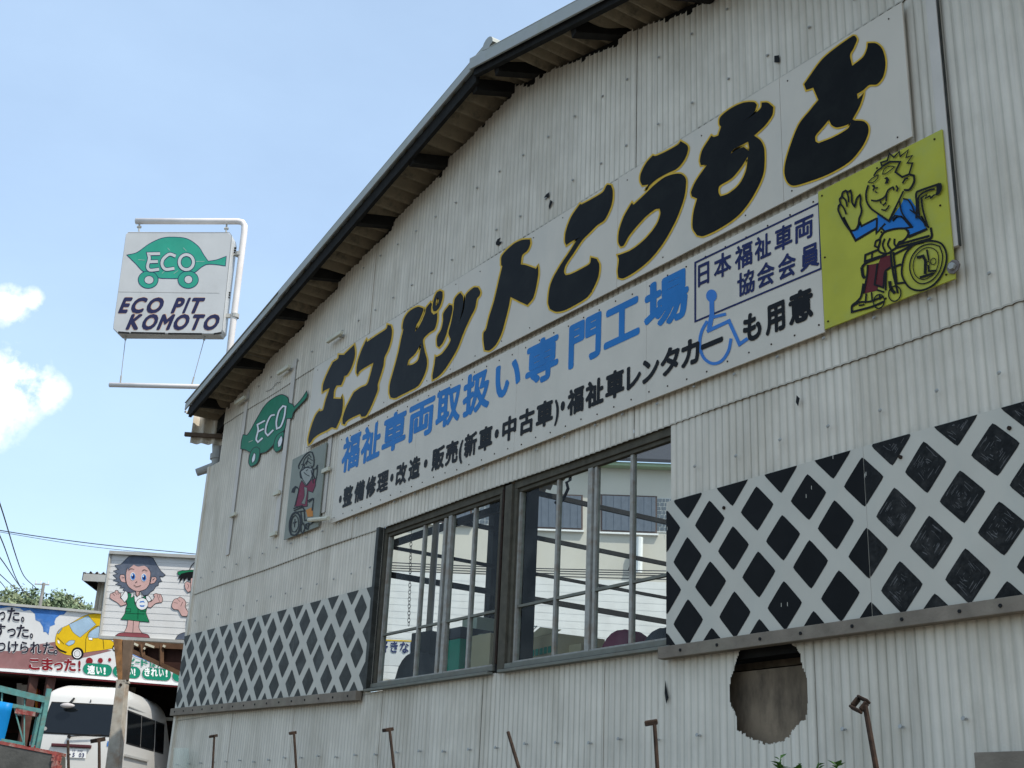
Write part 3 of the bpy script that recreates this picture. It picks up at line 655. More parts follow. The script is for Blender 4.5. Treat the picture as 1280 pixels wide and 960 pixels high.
# ------------------------------------------------------------------ diamond lattice boards
BRUSH = mat('brush_mark', (.13, .125, .12), rough=.5, var=.4, scale=30)
def clip_poly(poly, x0, x1, z0f, z1f):
    def clip(P, inside, inter):
        out = []
        for i in range(len(P)):
            a, b = P[i], P[(i + 1) % len(P)]
            if inside(a): out.append(a)
            if inside(a) != inside(b): out.append(inter(a, b))
        return out
    def lerp(a, b, t): return (a[0] + (b[0] - a[0]) * t, a[1] + (b[1] - a[1]) * t)
    for ins, val in ((lambda p: p[0] - x0, 0), (lambda p: x1 - p[0], 0), (lambda p: p[1] - z0f, 0), (lambda p: z1f - p[1], 0)):
        if not poly: break
        poly = clip(poly, lambda p: ins(p) >= 0, lambda a, b: lerp(a, b, ins(a) / (ins(a) - ins(b))))
    return poly
def lattice(x0, x1, z0, z1, ax, az, bx, bz, dx, mats, label, joints_, warp=None, hw_=.138, hh=.142, sink=0):
    T = thing('lattice_board', label, 'lattice panel'); yb = -.034
    wz = warp or (lambda x, z: z)
    for a, b in zip(joints_, joints_[1:]):
        mb = MB(); mb.hexa([(a + .001, yb + .003, wz(a, z0)), (b - .001, yb + .003, wz(b, z0)), (b - .001, yb + .012, wz(b, z0)), (a + .001, yb + .012, wz(a, z0))],
                           [(a + .001, yb + .003, wz(a, z1)), (b - .001, yb + .003, wz(b, z1)), (b - .001, yb + .012, wz(b, z1)), (a + .001, yb + .012, wz(a, z1))], LATT); mb.build('panel', T)
    DR = MB(); rr = random.Random(11); n = int((x1 - x0) / dx) + 3
    rows = [(ax, az + k * .397) for k in (-3, -2, -1, 0, 1)] + [(bx, bz + k * .397) for k in (-2, -1, 0, 1, 2)]
    for rx_, rz_ in rows:
        for i in range(-n, n):
            cx, cz = rx_ + i * dx + rr.uniform(-.006, .006), rz_ + rr.uniform(-.006, .006)
            if cx < x0 - .14 or cx > x1 + .14 or cz < z0 - .14 or cz > z1 + .14: continue
            P = []; w_ = hw_ * rr.uniform(.97, 1.03); h_ = hh * rr.uniform(.97, 1.03); r = .13
            C4 = [(0, h_), (w_, 0), (0, -h_), (-w_, 0)]
            for k in range(4):
                c = C4[k]; p = C4[k - 1]; q = C4[(k + 1) % 4]
                e1 = (c[0] + (p[0] - c[0]) * r, c[1] + (p[1] - c[1]) * r); e2 = (c[0] + (q[0] - c[0]) * r, c[1] + (q[1] - c[1]) * r)
                mid = (c[0] * .72 + (e1[0] + e2[0]) * .14, c[1] * .72 + (e1[1] + e2[1]) * .14)
                P += [e1, mid, e2]
            for (ja, jb) in zip(joints_, joints_[1:]):
                Q = clip_poly([(cx + a, cz + b) for a, b in P], ja + .002, jb - .002, z0 + .002, z1 - .002)
                if len(Q) < 3: continue
                mb = MB(); M = mats(cx, (ja + jb) / 2, rr)
                mb.face([(a, yb + .0015, wz(a, b)) for a, b in Q], M)
                if M is LBLACK2 and len(Q) > 8:
                    for q_ in range(26):
                        k_ = rr.uniform(.12, .86); sd_ = rr.choice((0, 1, 2, 3)); p0, p1 = C4[sd_], C4[(sd_ + 1) % 4]; t0 = rr.uniform(.05, .55); t1 = min(.95, t0 + rr.uniform(.15, .5)); w2 = rr.uniform(.0008, .0022); jx = rr.uniform(-.006, .006)
                        A_ = (cx + (p0[0] + (p1[0] - p0[0]) * t0) * k_, cz + (p0[1] + (p1[1] - p0[1]) * t0) * k_); B_ = (cx + (p0[0] + (p1[0] - p0[0]) * t1) * k_ + jx, cz + (p0[1] + (p1[1] - p0[1]) * t1) * k_ + jx)
                        if not all(ja < p[0] < jb and z0 < p[1] < z1 for p in (A_, B_)): continue
                        yy = yb + .0012 - q_ * .00003; mb.face([(A_[0], yy, A_[1] - w2), (B_[0], yy, B_[1] - w2), (B_[0], yy, B_[1] + w2), (A_[0], yy, A_[1] + w2)], BRUSH)
                elif M is LBLACK and rr.random() < .4:
                    for q_ in range(2): a_ = cx + rr.uniform(-.03, .03); b_ = cz + rr.uniform(-.05, .04); DR.face([(a_, yb + .0012, b_), (a_ + .004, yb + .0012, b_), (a_ + .004, yb + .0012, b_ + .022), (a_, yb + .0012, b_ + .022)], LATT)
                mb.build('diamond', T)
    if DR.f: o = DR.build('paint_drip', T); o['kind'] = 'stuff'
    return T
# right band
JR = [-5.93, -4.3, -2.9, -1.3]
JR[1] = wX(1088, 640)
R1 = lattice(-5.93, -1.3, Z(1.165), Z(2.105), -5.515, Z(1.905), -5.725, Z(1.70), .406,
        lambda x, j, r: LBLACK if j < JR[1] else LBLACK2, 'white board with glossy black painted diamonds right of the window', JR)
mb = MB()
for px, py in ((910, 636), (1131, 573), (1267, 537)): p = WALL.p(px, py); mb.tube([(p.x, -.028, p.z), (p.x, -.04, p.z)], .011, RUST, 8)
o = mb.build('screw', R1); o['kind'] = 'stuff'
def warpL(x, z): t = max(0, (-9.93 - x) / 4.9); u = (z - Z(1.18)) / .93; return z + (.085 * (1 - u) + .02 * u) * t - .02 * (1 - t)
lattice(-14.84, -9.99, Z(1.185), Z(2.115), -10.183, Z(1.925), -10.375, Z(1.72), .3985,
        lambda x, j, r: LGREY, 'white board with small faded grey diamonds at the left corner of the wall', [-14.84, -13.2, -11.6, -9.99], warp=warpL, hw_=.128, hh=.14)
def ledge(x0, x1, zf, h, label, dxs):
    T = thing('ledge_batten', label, 'batten'); mb = MB(); y0, y1 = -.075, -.012
    a, b = zf(x0), zf(x1)
    mb.hexa([(x0, y0, a - h), (x1, y0, b - h), (x1, y1, b - h), (x0, y1, a - h)], [(x0, y0, a), (x1, y0, b), (x1, y1, b), (x0, y1, a)], LEDGE); mb.build('board', T, bevel=.004)
    mb = MB()
    for x in dxs: mb.tube([(x, y0 + .002, zf(x) - h / 2), (x, y0 - .006, zf(x) - h / 2)], .010, RUBBER, 6)
    o = mb.build('bolt', T); o['kind'] = 'stuff'
ledge(-5.96, -1.3, lambda x: Z(1.163), .075, 'grey timber batten under the black diamond board', [wX(*q) for q in ((862, 815), (908, 812), (962, 803), (1013, 798), (1077, 777), (1139, 768), (1211, 757), (1262, 750))])
ledge(-14.86, -10.05, lambda x: warpL(x, Z(1.185)) - .002, .085, 'grey timber batten under the faded diamond board at the left corner', [-14.7 + .3 * k for k in range(16)])

# ------------------------------------------------------------------ upper name board with brush letters
YB1 = -.055
PB1 = Pl((0, YB1, 0), (0, -1, 0))
T1 = thing('name_signboard', 'long white signboard with huge black yellow-edged brush letters under the gable', 'signboard')
x0 = PB1.p(388, 505).x; x1 = PB1.p(1134, 90).x; z1 = (PB1.p(518.8, 382.5).z + PB1.p(967.5, 100).z) / 2; z0 = (PB1.p(600, 449).z + PB1.p(900, 297.5).z + PB1.p(1060, 212).z) / 3 + .012
js = [x0, PB1.p(484, 500).x, -8.75, PB1.p(772.5, 250).x, PB1.p(977, 180).x, x1]
for i, (a, b) in enumerate(zip(js, js[1:])):
    mb = MB(); mb.b2(a + .0015, b - .0015, YB1 + .001, YB1 + .012, z0 + (i % 2) * .002, z1 - (i % 3) * .002, BOARD); mb.build('panel', T1)
LET = [
 ((380, 410), 6.4, [[(403, 135), (410, 200), (400, 260), (375, 330), (350, 372), (345, 378), (322, 385), (318, 410), (298, 458), (262, 460), (243, 500), (237, 565), (303, 568), (308, 545), (313, 600), (305, 680), (285, 740), (258, 800), (245, 800), (222, 795), (190, 815), (120, 850), (75, 885), (55, 915), (38, 928), (36, 890), (60, 790), (95, 700), (125, 660), (130, 668), (155, 655), (175, 580), (208, 480), (165, 500), (150, 512), (155, 450), (190, 360), (228, 285), (232, 275), (275, 245), (280, 215), (325, 215), (330, 205)]]),
 ((420, 390), 6.4, [[(415, 102), (440, 110), (450, 150), (440, 230), (415, 310), (390, 360), (380, 430), (360, 500), (335, 580), (335, 620), (310, 690), (275, 770), (240, 830), (205, 838), (195, 815), (120, 850), (85, 875), (70, 900), (55, 895), (55, 850), (80, 770), (115, 700), (145, 645), (150, 640), (200, 605), (250, 580), (275, 510), (302, 405), (240, 440), (195, 470), (172, 500), (165, 480), (175, 400), (205, 310), (245, 220), (250, 240), (330, 185), (405, 135)]]),
 ((480, 350), 6.4, [[(270, 215), (315, 225), (318, 240), (285, 320), (262, 360), (250, 415), (290, 360), (330, 270), (340, 225), (375, 180), (385, 190), (378, 250), (400, 278), (428, 262), (425, 330), (405, 395), (375, 415), (355, 430), (315, 478), (325, 560), (345, 640), (340, 710), (310, 790), (270, 850), (200, 890), (140, 920), (90, 945), (55, 940), (45, 900), (50, 830), (80, 720), (115, 590), (140, 470), (158, 395), (150, 385), (160, 320), (200, 255)], [(300, 505), (290, 580), (275, 640), (235, 675), (188, 685), (200, 640), (250, 590)]]),
 ((480, 350), 6.4, [[(450, 85), (470, 95), (470, 140), (450, 210), (420, 248), (397, 250), (390, 220), (400, 160), (425, 100)], [(435, 140), (440, 165), (430, 200), (417, 205), (417, 175), (425, 148)]]),
 ((530, 340), 6.4, [[(205, 262), (228, 268), (230, 300), (213, 380), (193, 450), (180, 500), (150, 570), (122, 602), (108, 590), (108, 520), (140, 460), (155, 390), (158, 330)]]),
 ((530, 340), 6.4, [[(295, 168), (315, 200), (315, 270), (300, 340), (285, 405), (322, 300), (330, 235), (340, 180), (400, 125), (435, 125), (452, 160), (445, 190), (425, 215), (410, 290), (370, 370), (320, 480), (270, 610), (220, 700), (160, 790), (110, 840), (72, 860), (70, 830), (85, 750), (95, 675), (105, 680), (150, 650), (215, 550), (198, 490), (218, 410), (238, 300), (247, 220), (280, 175)]]),
 ((590, 290), 6.4, [[(465, 60), (468, 95), (445, 150), (405, 185), (392, 260), (430, 265), (515, 295), (530, 270), (532, 340), (515, 440), (490, 530), (445, 585), (390, 560), (310, 520), (295, 600), (265, 720), (235, 820), (190, 905), (140, 948), (105, 945), (95, 880), (95, 810), (115, 780), (140, 680), (180, 550), (215, 400), (245, 275), (235, 265), (242, 190), (330, 100), (400, 65)]]),
 ((680, 230), 5.82, [[(465, 5), (490, 10), (502, 50), (500, 120), (480, 190), (440, 265), (390, 300), (330, 360), (280, 410), (220, 500), (160, 590), (148, 640), (160, 665), (200, 655), (270, 620), (335, 580), (345, 535), (385, 545), (405, 590), (395, 680), (350, 780), (310, 830), (230, 880), (150, 920), (90, 930), (45, 910), (32, 860), (50, 730), (110, 610), (190, 490), (240, 410), (270, 385), (200, 420), (165, 445), (155, 420), (160, 350), (200, 240), (265, 145), (275, 150), (350, 110), (430, 60), (455, 15)]]),
 ((765, 170), 5.333, [[(460, 35), (500, 60), (510, 85), (490, 150), (440, 215), (370, 250), (300, 290), (250, 335), (222, 368), (245, 325), (205, 330), (190, 300), (195, 250), (230, 180), (275, 130), (290, 135), (350, 110), (440, 60)]]),
 ((765, 170), 5.333, [[(430, 252), (470, 257), (495, 290), (490, 380), (465, 470), (420, 580), (340, 720), (250, 830), (150, 910), (75, 950), (45, 945), (40, 900), (48, 830), (40, 795), (60, 790), (140, 755), (230, 680), (300, 590), (325, 520), (320, 485), (290, 490), (220, 545), (120, 660), (80, 730), (60, 738), (45, 710), (48, 640), (80, 540), (135, 445), (145, 460), (215, 395), (290, 322), (360, 272)]]),
 ((855, 120), 5.333, [[(400, 45), (470, 42), (488, 60), (470, 110), (412, 165), (470, 122), (515, 80), (520, 45), (560, 45), (598, 75), (590, 130), (540, 200), (470, 265), (515, 300), (538, 360), (535, 500), (500, 600), (430, 720), (350, 810), (230, 890), (130, 935), (90, 930), (60, 880), (65, 780), (90, 685), (55, 670), (50, 640), (80, 570), (130, 495), (155, 460), (115, 462), (108, 430), (125, 360), (185, 265), (200, 275), (230, 265), (250, 205), (238, 190), (245, 140), (320, 80)],
   [(315, 385), (330, 360), (430, 305), (437, 350), (433, 366), (400, 340), (360, 355)], [(240, 600), (320, 550), (380, 480), (428, 405), (415, 500), (370, 590), (300, 650), (245, 670), (232, 640)]]),
 ((970, 30), 4.573, [[(455, 70), (465, 90), (445, 140), (425, 180), (438, 240), (500, 190), (522, 145), (527, 110), (575, 112), (610, 145), (628, 220), (615, 300), (580, 345), (535, 350), (500, 380), (465, 400), (470, 430), (505, 395), (480, 470), (440, 545), (450, 552), (505, 558), (530, 590), (525, 640), (490, 710), (420, 790), (300, 860), (180, 905), (100, 925), (65, 900), (50, 840), (70, 740), (130, 580), (200, 490), (245, 435), (215, 365), (175, 378), (163, 345), (260, 210), (340, 140), (440, 70)],
   [(305, 547), (270, 590), (228, 640), (228, 672), (245, 682), (330, 648), (412, 600), (430, 566), (400, 580), (350, 592), (320, 578)]]),
]
for li, (o_, s_, loops) in enumerate(LET):
    A = Art(PB1, o_, s_, .001 + .00012 * li, .00003)
    for lp in loops: A._rib(smooth_loop(lp, True, 50, 4), 4.0 * s_, YEDGE, True)
    A.l = .0035 + .00005 * li; A.fill(loops[0], BLACKV, holes=loops[1:])
    A.mb.build('letter', T1)

# ------------------------------------------------------------------ lower text board
YB2 = -.050; PB2 = Pl((0, YB2, 0), (0, -1, 0))
T2 = thing('service_signboard', 'white signboard with blue and black Japanese lines and wheelchair symbol over the windows', 'signboard')
bx0 = PB2.p(419, 600).x; bx1 = PB2.p(1027.3, 330).x - .004; bz1 = (PB2.p(762, 370.5).z + PB2.p(900, 306.5).z + PB2.p(1021, 243.5).z) / 3; bz0 = (PB2.p(500, 620.3).z + PB2.p(898, 466).z + PB2.p(698, 544.5).z) / 3
k = [bx0 + (bx1 - bx0) * i / 4 for i in range(5)]
for a, b in zip(k, k[1:]): mb = MB(); mb.b2(a + .001, b - .001, YB2 + .001, YB2 + .012, bz0, bz1, BOARD2); mb.build('panel', T2)
A = Art(PB2, (0, 0), 1, .001)
cb = [('福', 427.5, 450), ('祉', 451.5, 476), ('車', 478, 508), ('両', 510.5, 543), ('取', 545, 576), ('扱', 578.5, 613), ('い', 619, 651), ('専', 657, 698.4), ('門', 711, 751.4), ('工', 755, 800), ('場', 805, 861)]
for c in cb:
    xm = (c[1] + c[2]) / 2
    text_chars(A, [c], ((451, 538), (861, 333)), ((427, 592), (815, 413)), BLUE, off=.037, slant=-vslant(xm, 500) , lift=.001, parent=T2)
A = Art(PB2, (0, 0), 1, .002)
cs = [('・', 424, 427.2), ('整', 429, 440.8), ('備', 443, 455.8), ('修', 457.5, 470), ('理', 471.5, 485.6), ('・', 488, 492), ('改', 495, 508.5), ('造', 511, 525.5), ('・', 530, 534.5), ('販', 540, 555.7), ('売', 557, 572.8), ('(', 574, 579), ('新', 580.5, 596.2), ('車', 598.4, 615.8), ('・', 618.5, 623.7), ('中', 628, 645.5), ('古', 649, 668), ('車', 670.3, 691.6), (')', 693.5, 699),
      ('・', 701, 706.3), ('福', 709.4, 730), ('祉', 732, 754.9), ('車', 757, 780.7), ('レ', 783.6, 801.6), ('ン', 803, 824.2), ('タ', 825.8, 850), ('カ', 851.6, 875), ('ー', 876.5, 904), ('も', 929, 952), ('用', 957, 981.5), ('意', 986, 1016.5)]
for c in cs:
    xm = (c[1] + c[2]) / 2
    t_ = ((440.6, 606), (1015, 358.5)); b_ = ((429.4, 634.5), (958, 419)) 
    text_chars(A, [c], t_, b_, BLACK, off=.042 if c[0] != '・' else .08, slant=-vslant(xm, 500), lift=.003, parent=T2)
A = Art(PB2, (840, 200), 3.428, .0015)
A.line([(100, 440), (630, 185), (640, 465), (100, 692)], 8, NAVY, closed=True, sm=False)
for c in [('日', 112, 160), ('本', 180, 255), ('福', 270, 345), ('祉', 355, 425), ('車', 440, 516), ('両', 525, 606)]: text_chars(A, [c], ((115, 448), (605, 226)), ((115, 545), (605, 325)), NAVY, off=.026, lift=.002, parent=T2)
for c in [('協', 280, 355), ('会', 365, 440), ('会', 455, 531), ('員', 550, 632)]: text_chars(A, [c], ((290, 490), (632, 345)), ((290, 585), (632, 448)), NAVY, off=.026, lift=.0022, parent=T2)
A.mb.build('navy_panel', T2)
A = Art(PB2, (840, 200), 3.428, .0021, .0001)
WB = mat('symbol_blue', (.05, .19, .5), rough=.5, var=.1)
A.ell(170, 582, 23, 27, WB)
A.line([(171, 600), (172, 660), (160, 725)], 20, WB, sm=False); A.line([(172, 675), (232, 660)], 13, WB, sm=False)
A.line([(150, 735), (245, 690), (290, 790), (325, 765)], 15, WB, sm=False)
A.line([(152, 690), (128, 735), (120, 790), (135, 845), (172, 872), (212, 862), (242, 820), (254, 765)], 13, WB)
A.mb.build('wheelchair_symbol', T2)
mb = MB(); n = 34
for i in range(n):
    x = bx0 + .06 + (bx1 - bx0 - .1) * i / (n - 1)
    for z in (bz0 + .05, bz1 - .05): zz = z + random.uniform(-.01, .01); mb.tube([(x, YB2 + .001, zz), (x, YB2 - .003, zz)], .006, RUST, 6)
o = mb.build('rivet', T2); o['kind'] = 'stuff'
mb = MB(); n = 20
for i in range(n):
    x = x0 + .1 + (x1 - x0 - .2) * i / (n - 1)
    for z in (z0 + .06, z1 - .06): zz = z + random.uniform(-.02, .02); mb.tube([(x, YB1 + .001, zz), (x, YB1 - .003, zz)], .005, RUST, 6)
o = mb.build('rivet', T1); o['kind'] = 'stuff'

# ------------------------------------------------------------------ yellow board with the waving man in a wheelchair
YY = -.056; PY = Pl((0, YY, 0), (0, -1, 0))
T3 = thing('yellow_signboard', 'yellow square board with cartoon man waving from a wheelchair', 'signboard')
mb = MB(); yx0 = PY.p(1026.6, 326).x; yx1 = PY.p(1184, 240).x; yz1 = (PY.p(1024, 239.4).z + PY.p(1174, 162.7).z) / 2; yz0 = (PY.p(1029, 413.5).z + PY.p(1190, 348).z) / 2
mb.b2(yx0, yx1, YY + .001, YY + .012, yz0, yz1, YELLOW); mb.build('board', T3)
Am = Art(PY, (1010, 150), 3.556, .001, .00012)
BL = mat('shirt_blue', (.02, .17, .48), rough=.5, var=.06)
Am.fill([(310, 412), (362, 450), (415, 375), (425, 352), (455, 350), (478, 385), (530, 488), (450, 510), (440, 488), (385, 480), (345, 492), (320, 475), (303, 508), (305, 480), (215, 533), (195, 492), (222, 485), (235, 462), (245, 470), (308, 436)], BL, sm=False)
Am.mb_done = 0
def sub(art, o, s): art.o = o; art.s = s
sub(Am, (1050, 270), 6.86)
Am.fill([(245, 420), (330, 405), (355, 350), (430, 335), (437, 440), (390, 480), (375, 615), (330, 590), (320, 640), (205, 665), (235, 500)], MAROON, sm=False)
for P_, w_ in [([(30, 10), (70, 90), (135, 210), (320, 100)], 10), ([(95, 128), (135, 118), (175, 60), (185, 88), (318, 20)], 9), ([(318, 15), (318, 60), (312, 150), (390, 65)], 9), ([(350, 95), (385, 135), (480, 110), (560, 105), (630, 95)], 8), ([(455, 45), (490, 10), (530, 8), (610, 95)], 8),
              ([(585, 120), (590, 175), (750, 110)], 9), ([(700, 0), (735, 70), (765, 100)], 8),
              ([(345, 190), (380, 140), (470, 112), (560, 110), (592, 145), (572, 185), (540, 215), (510, 225), (480, 275), (450, 295), (415, 320), (360, 318), (330, 290), (345, 220), (345, 190)], 9),
              ([(385, 195), (368, 250), (392, 310)], 8), ([(432, 190), (412, 245), (440, 290)], 8), ([(470, 195), (468, 240), (490, 268)], 8), ([(340, 200), (310, 218), (300, 258), (325, 270)], 8),
              ([(780, 100), (790, 165), (775, 195), (480, 275)], 10), ([(500, 245), (770, 170)], 9), ([(465, 330), (640, 245), (720, 225)], 9), ([(590, 185), (750, 115)], 7),
              ([(330, 290), (220, 335), (215, 390), (350, 345)], 9), ([(278, 318), (275, 365)], 7), ([(190, 440), (230, 400), (330, 360), (400, 330)], 11), ([(190, 440), (200, 510), (215, 535)], 14),
              ([(240, 420), (235, 505), (205, 665)], 8), ([(325, 405), (300, 590), (375, 615), (390, 480), (437, 440)], 8),
              ([(437, 310), (450, 430), (465, 520), (500, 665)], 9), ([(460, 310), (475, 440), (490, 580)], 9), ([(455, 440), (530, 415)], 9), ([(490, 580), (560, 572)], 9), ([(400, 480), (395, 640)], 8),
              ([(430, 560), (440, 620), (475, 665)], 14), ([(205, 580), (185, 690), (150, 735), (108, 772), (105, 825), (280, 778), (380, 735)], 9), ([(108, 772), (180, 740), (260, 735), (380, 690)], 8), ([(230, 665), (222, 750)], 8), ([(275, 655), (280, 720)], 7), ([(165, 770), (215, 760)], 7), ([(320, 635), (385, 655)], 8), ([(345, 670), (345, 720)], 7)]:
    Am.line(P_, w_ * 2.0, INK)
Am.line([(780, 215), (880, 245), (920, 350), (890, 480), (810, 590), (700, 640), (600, 615), (540, 520), (538, 430), (570, 320), (650, 240)], 17, INK, closed=True)
Am.line([(780, 242), (860, 262), (885, 350), (860, 470), (790, 555), (700, 583), (635, 540), (603, 450), (622, 350), (690, 270)], 11, INK, closed=True)
Am.line([(775, 272), (838, 310), (850, 400), (815, 490), (730, 545), (660, 520), (632, 440), (652, 350), (710, 290)], 8, INK, closed=True)
for P_, w_ in [([(665, 360), (718, 345), (738, 385), (735, 500)], 12), ([(750, 290), (768, 385)], 8), ([(690, 530), (810, 492)], 10), ([(765, 430), (768, 475), (832, 470)], 8)]: Am.line(P_, w_ * 2.0, INK, sm=False)
Am.ell(762, 410, 15, 18, None, line=INK, lw=7); Am.ell(806, 392, 22, 28, None, rot=.3, line=INK, lw=7)
Am.ell(340, 735, 46, 60, None, rot=.2, line=INK, lw=11); Am.ell(476, 668, 52, 66, None, rot=.2, line=INK, lw=11)
sub(Am, (1020, 160), 7.38)
for P_, w_ in [([(320, 950), (270, 880), (215, 770), (215, 725), (232, 700), (225, 660), (245, 635), (252, 600), (280, 580), (302, 592), (325, 580), (335, 620), (340, 690), (365, 730), (382, 655), (412, 620), (420, 650), (415, 700), (428, 770), (405, 840), (400, 885), (380, 940)], 9),
              ([(245, 635), (280, 670), (295, 730)], 8), ([(232, 702), (265, 745), (287, 800)], 8), ([(290, 592), (305, 640), (308, 690)], 8),
              ([(490, 530), (470, 600), (475, 680), (510, 740), (560, 780), (680, 862), (745, 740)], 9), ([(540, 445), (570, 400), (620, 365)], 7),
              ([(515, 670), (570, 675), (640, 640), (675, 575), (725, 545)], 8), ([(595, 665), (608, 700)], 7), ([(660, 600), (655, 680)], 8), ([(610, 755), (650, 760), (685, 715)], 7), ([(555, 560), (580, 552)], 6), ([(550, 590), (575, 600)], 6)]: Am.line(P_, w_ * 2.0, INK)
Am.line([(490, 505), (530, 465), (582, 435), (575, 468), (530, 508)], 9, INK, closed=True); Am.line([(622, 430), (640, 382), (690, 355), (735, 362), (700, 390), (650, 425)], 9, INK, closed=True)
Am.fill([(602, 690), (628, 708), (655, 680), (660, 700), (630, 725)], INK); Am.fill([(520, 535), (545, 525), (555, 550), (540, 590), (528, 575), (540, 555)], INK); Am.fill([(635, 470), (665, 452), (684, 480), (672, 515), (640, 522), (650, 500), (655, 480)], INK)
sub(Am, (1090, 170), 8)
for P_, w_ in [([(110, 315), (98, 270), (162, 250), (185, 180), (228, 218), (282, 160), (292, 210), (372, 145), (350, 220), (412, 200), (362, 275), (415, 275), (380, 388)], 8), ([(115, 305), (190, 262), (292, 262), (243, 365), (312, 415), (380, 388)], 10)]: Am.line(P_, w_ * 2.0, INK, sm=False)
for P_, w_ in [([(380, 388), (428, 400), (432, 460), (385, 540), (328, 545)], 11), ([(315, 480), (340, 438), (372, 425)], 9), ([(325, 555), (270, 670), (178, 855)], 9), ([(250, 500), (270, 530), (255, 560)], 9), ([(225, 520), (232, 550)], 8),
              ([(285, 650), (300, 740), (325, 800), (410, 905)], 8), ([(320, 632), (370, 645), (410, 700), (445, 780), (530, 870), (545, 910)], 8), ([(215, 845), (240, 800), (300, 812)], 8), ([(388, 740), (445, 782)], 7),
              ([(455, 830), (460, 700), (452, 590), (470, 560), (690, 482)], 11), ([(490, 830), (475, 700), (482, 610), (560, 555), (640, 535)], 9), ([(505, 620), (520, 740), (570, 915)], 10), ([(505, 625), (560, 590), (545, 630), (590, 605), (600, 625), (640, 590)], 8)]: Am.line(P_, w_ * 2.0, INK)
Am.fill([(655, 500), (700, 472), (712, 500), (708, 545), (680, 590), (640, 600), (655, 560)], INK)
Am.mb.build('wheelchair_man_print', T3)
mb = MB()
for z in (yz0 + .04, yz1 - .04, (yz0 + yz1) / 2):
    for x in (yx0 + .03, (yx0 + yx1) / 2, yx1 - .05): mb.tube([(x, YY, z), (x, YY - .004, z)], .006, RUST, 6)
o = mb.build('screw', T3); o['kind'] = 'stuff'
mb = MB(); p = PY.p(1193, 334); mb.tube([(p.x, YY - .002, p.z), (p.x, YY - .012, p.z)], .04, mat('worn_washer', (.2, .17, .15), var=.3, scale=30), 8); mb.tube([(p.x, YY - .012, p.z), (p.x, YY - .03, p.z)], .02, METAL, 6)
o = mb.build('washer', T3)

# ------------------------------------------------------------------ grey board, lady in a wheelchair
GY = -.045; PG = Pl((0, GY, 0), (0, -1, 0))
T4 = thing('grey_signboard', 'small grey board with cartoon lady in red sitting in a wheelchair', 'signboard')
mb = MB(); gx0 = PG.p(360, 625).x; gx1 = PG.p(403, 605).x; gz1 = (PG.p(366, 573.5).z + PG.p(409.5, 553).z) / 2; gz0 = (PG.p(353.5, 677).z + PG.p(401, 655).z) / 2
mb.b2(gx0, gx1, GY + .001, GY + .012, gz0, gz1, GREYB); mb.build('board', T4)
A = Art(PG, (350, 555), 7.68, .001, .00012)
A.fill([(210, 350), (245, 400), (260, 400), (300, 345), (345, 330), (340, 400), (315, 465), (270, 450), (262, 600), (140, 600), (170, 480), (195, 380)], CRIMSON, sm=False, line=INK, lw=6)
A.fill([(232, 410), (262, 420), (258, 480), (240, 580), (205, 570), (235, 500)], GREYB, line=INK, lw=4)
A.fill([(250, 635), (300, 610), (315, 640), (318, 695), (265, 700)], ORANGE)
A.fill([(215, 230), (300, 210), (315, 260), (300, 330), (255, 395), (215, 330), (200, 260)], mat('grey_face', (.36, .37, .33)), line=INK, lw=6)
A.line([(185, 240), (180, 210), (205, 160), (240, 110), (280, 78), (310, 80), (325, 130), (325, 200), (300, 230), (255, 225), (215, 250), (195, 270), (200, 320), (215, 330)], 12, INK)
A.line([(215, 240), (235, 150), (280, 100), (300, 130)], 8, INK); A.line([(230, 210), (260, 160), (300, 190)], 7, INK); A.line([(255, 200), (270, 130), (315, 160)], 7, INK); A.line([(205, 200), (225, 190), (240, 230)], 7, INK)
A.line([(230, 270), (250, 290), (285, 310)], 7, INK); A.line([(250, 260), (270, 245)], 7, INK)
A.line([(310, 240), (345, 240), (362, 200)], 9, INK); A.line([(362, 200), (355, 300), (340, 370)], 8, INK); A.line([(300, 250), (310, 300), (320, 380)], 9, INK); A.line([(325, 240), (320, 290), (335, 330)], 11, INK)
A.fill([(110, 465), (120, 430), (150, 402), (175, 415), (150, 430), (140, 470)], INK, sm=False); A.line([(160, 410), (180, 440), (150, 590)], 8, INK)
A.line([(135, 640), (220, 605), (240, 640), (135, 660)], 12, INK); A.line([(130, 620), (220, 590)], 11, INK); A.line([(275, 560), (325, 525), (310, 640)], 11, INK); A.line([(270, 545), (320, 520)], 11, INK)
A.line([(150, 655), (185, 680), (200, 750), (185, 830), (150, 875), (110, 870), (95, 820), (98, 740), (120, 680)], 16, INK, closed=True); A.line([(150, 680), (175, 720), (178, 790), (150, 845), (118, 840), (108, 790), (120, 715)], 8, INK, closed=True)
A.line([(145, 720), (140, 800)], 8, INK); A.line([(125, 760), (165, 745)], 8, INK); A.line([(200, 640), (215, 760)], 11, INK); A.line([(235, 640), (240, 740)], 11, INK)
A.line([(205, 780), (225, 760), (240, 800), (225, 855), (205, 840)], 11, INK, closed=True); A.line([(250, 770), (280, 760), (270, 820), (255, 815)], 11, INK, closed=True); A.line([(245, 735), (330, 710), (320, 750), (265, 790)], 9, INK)
A.mb.build('wheelchair_lady_print', T4)
mb = MB(); pa = PG.p(404, 650); mb.tube([(pa.x - .3, GY - .02, pa.z + .05), (pa.x + .22, GY - .05, pa.z - .03)], .022, CREAM, 8); mb.build('tube_end', T4)

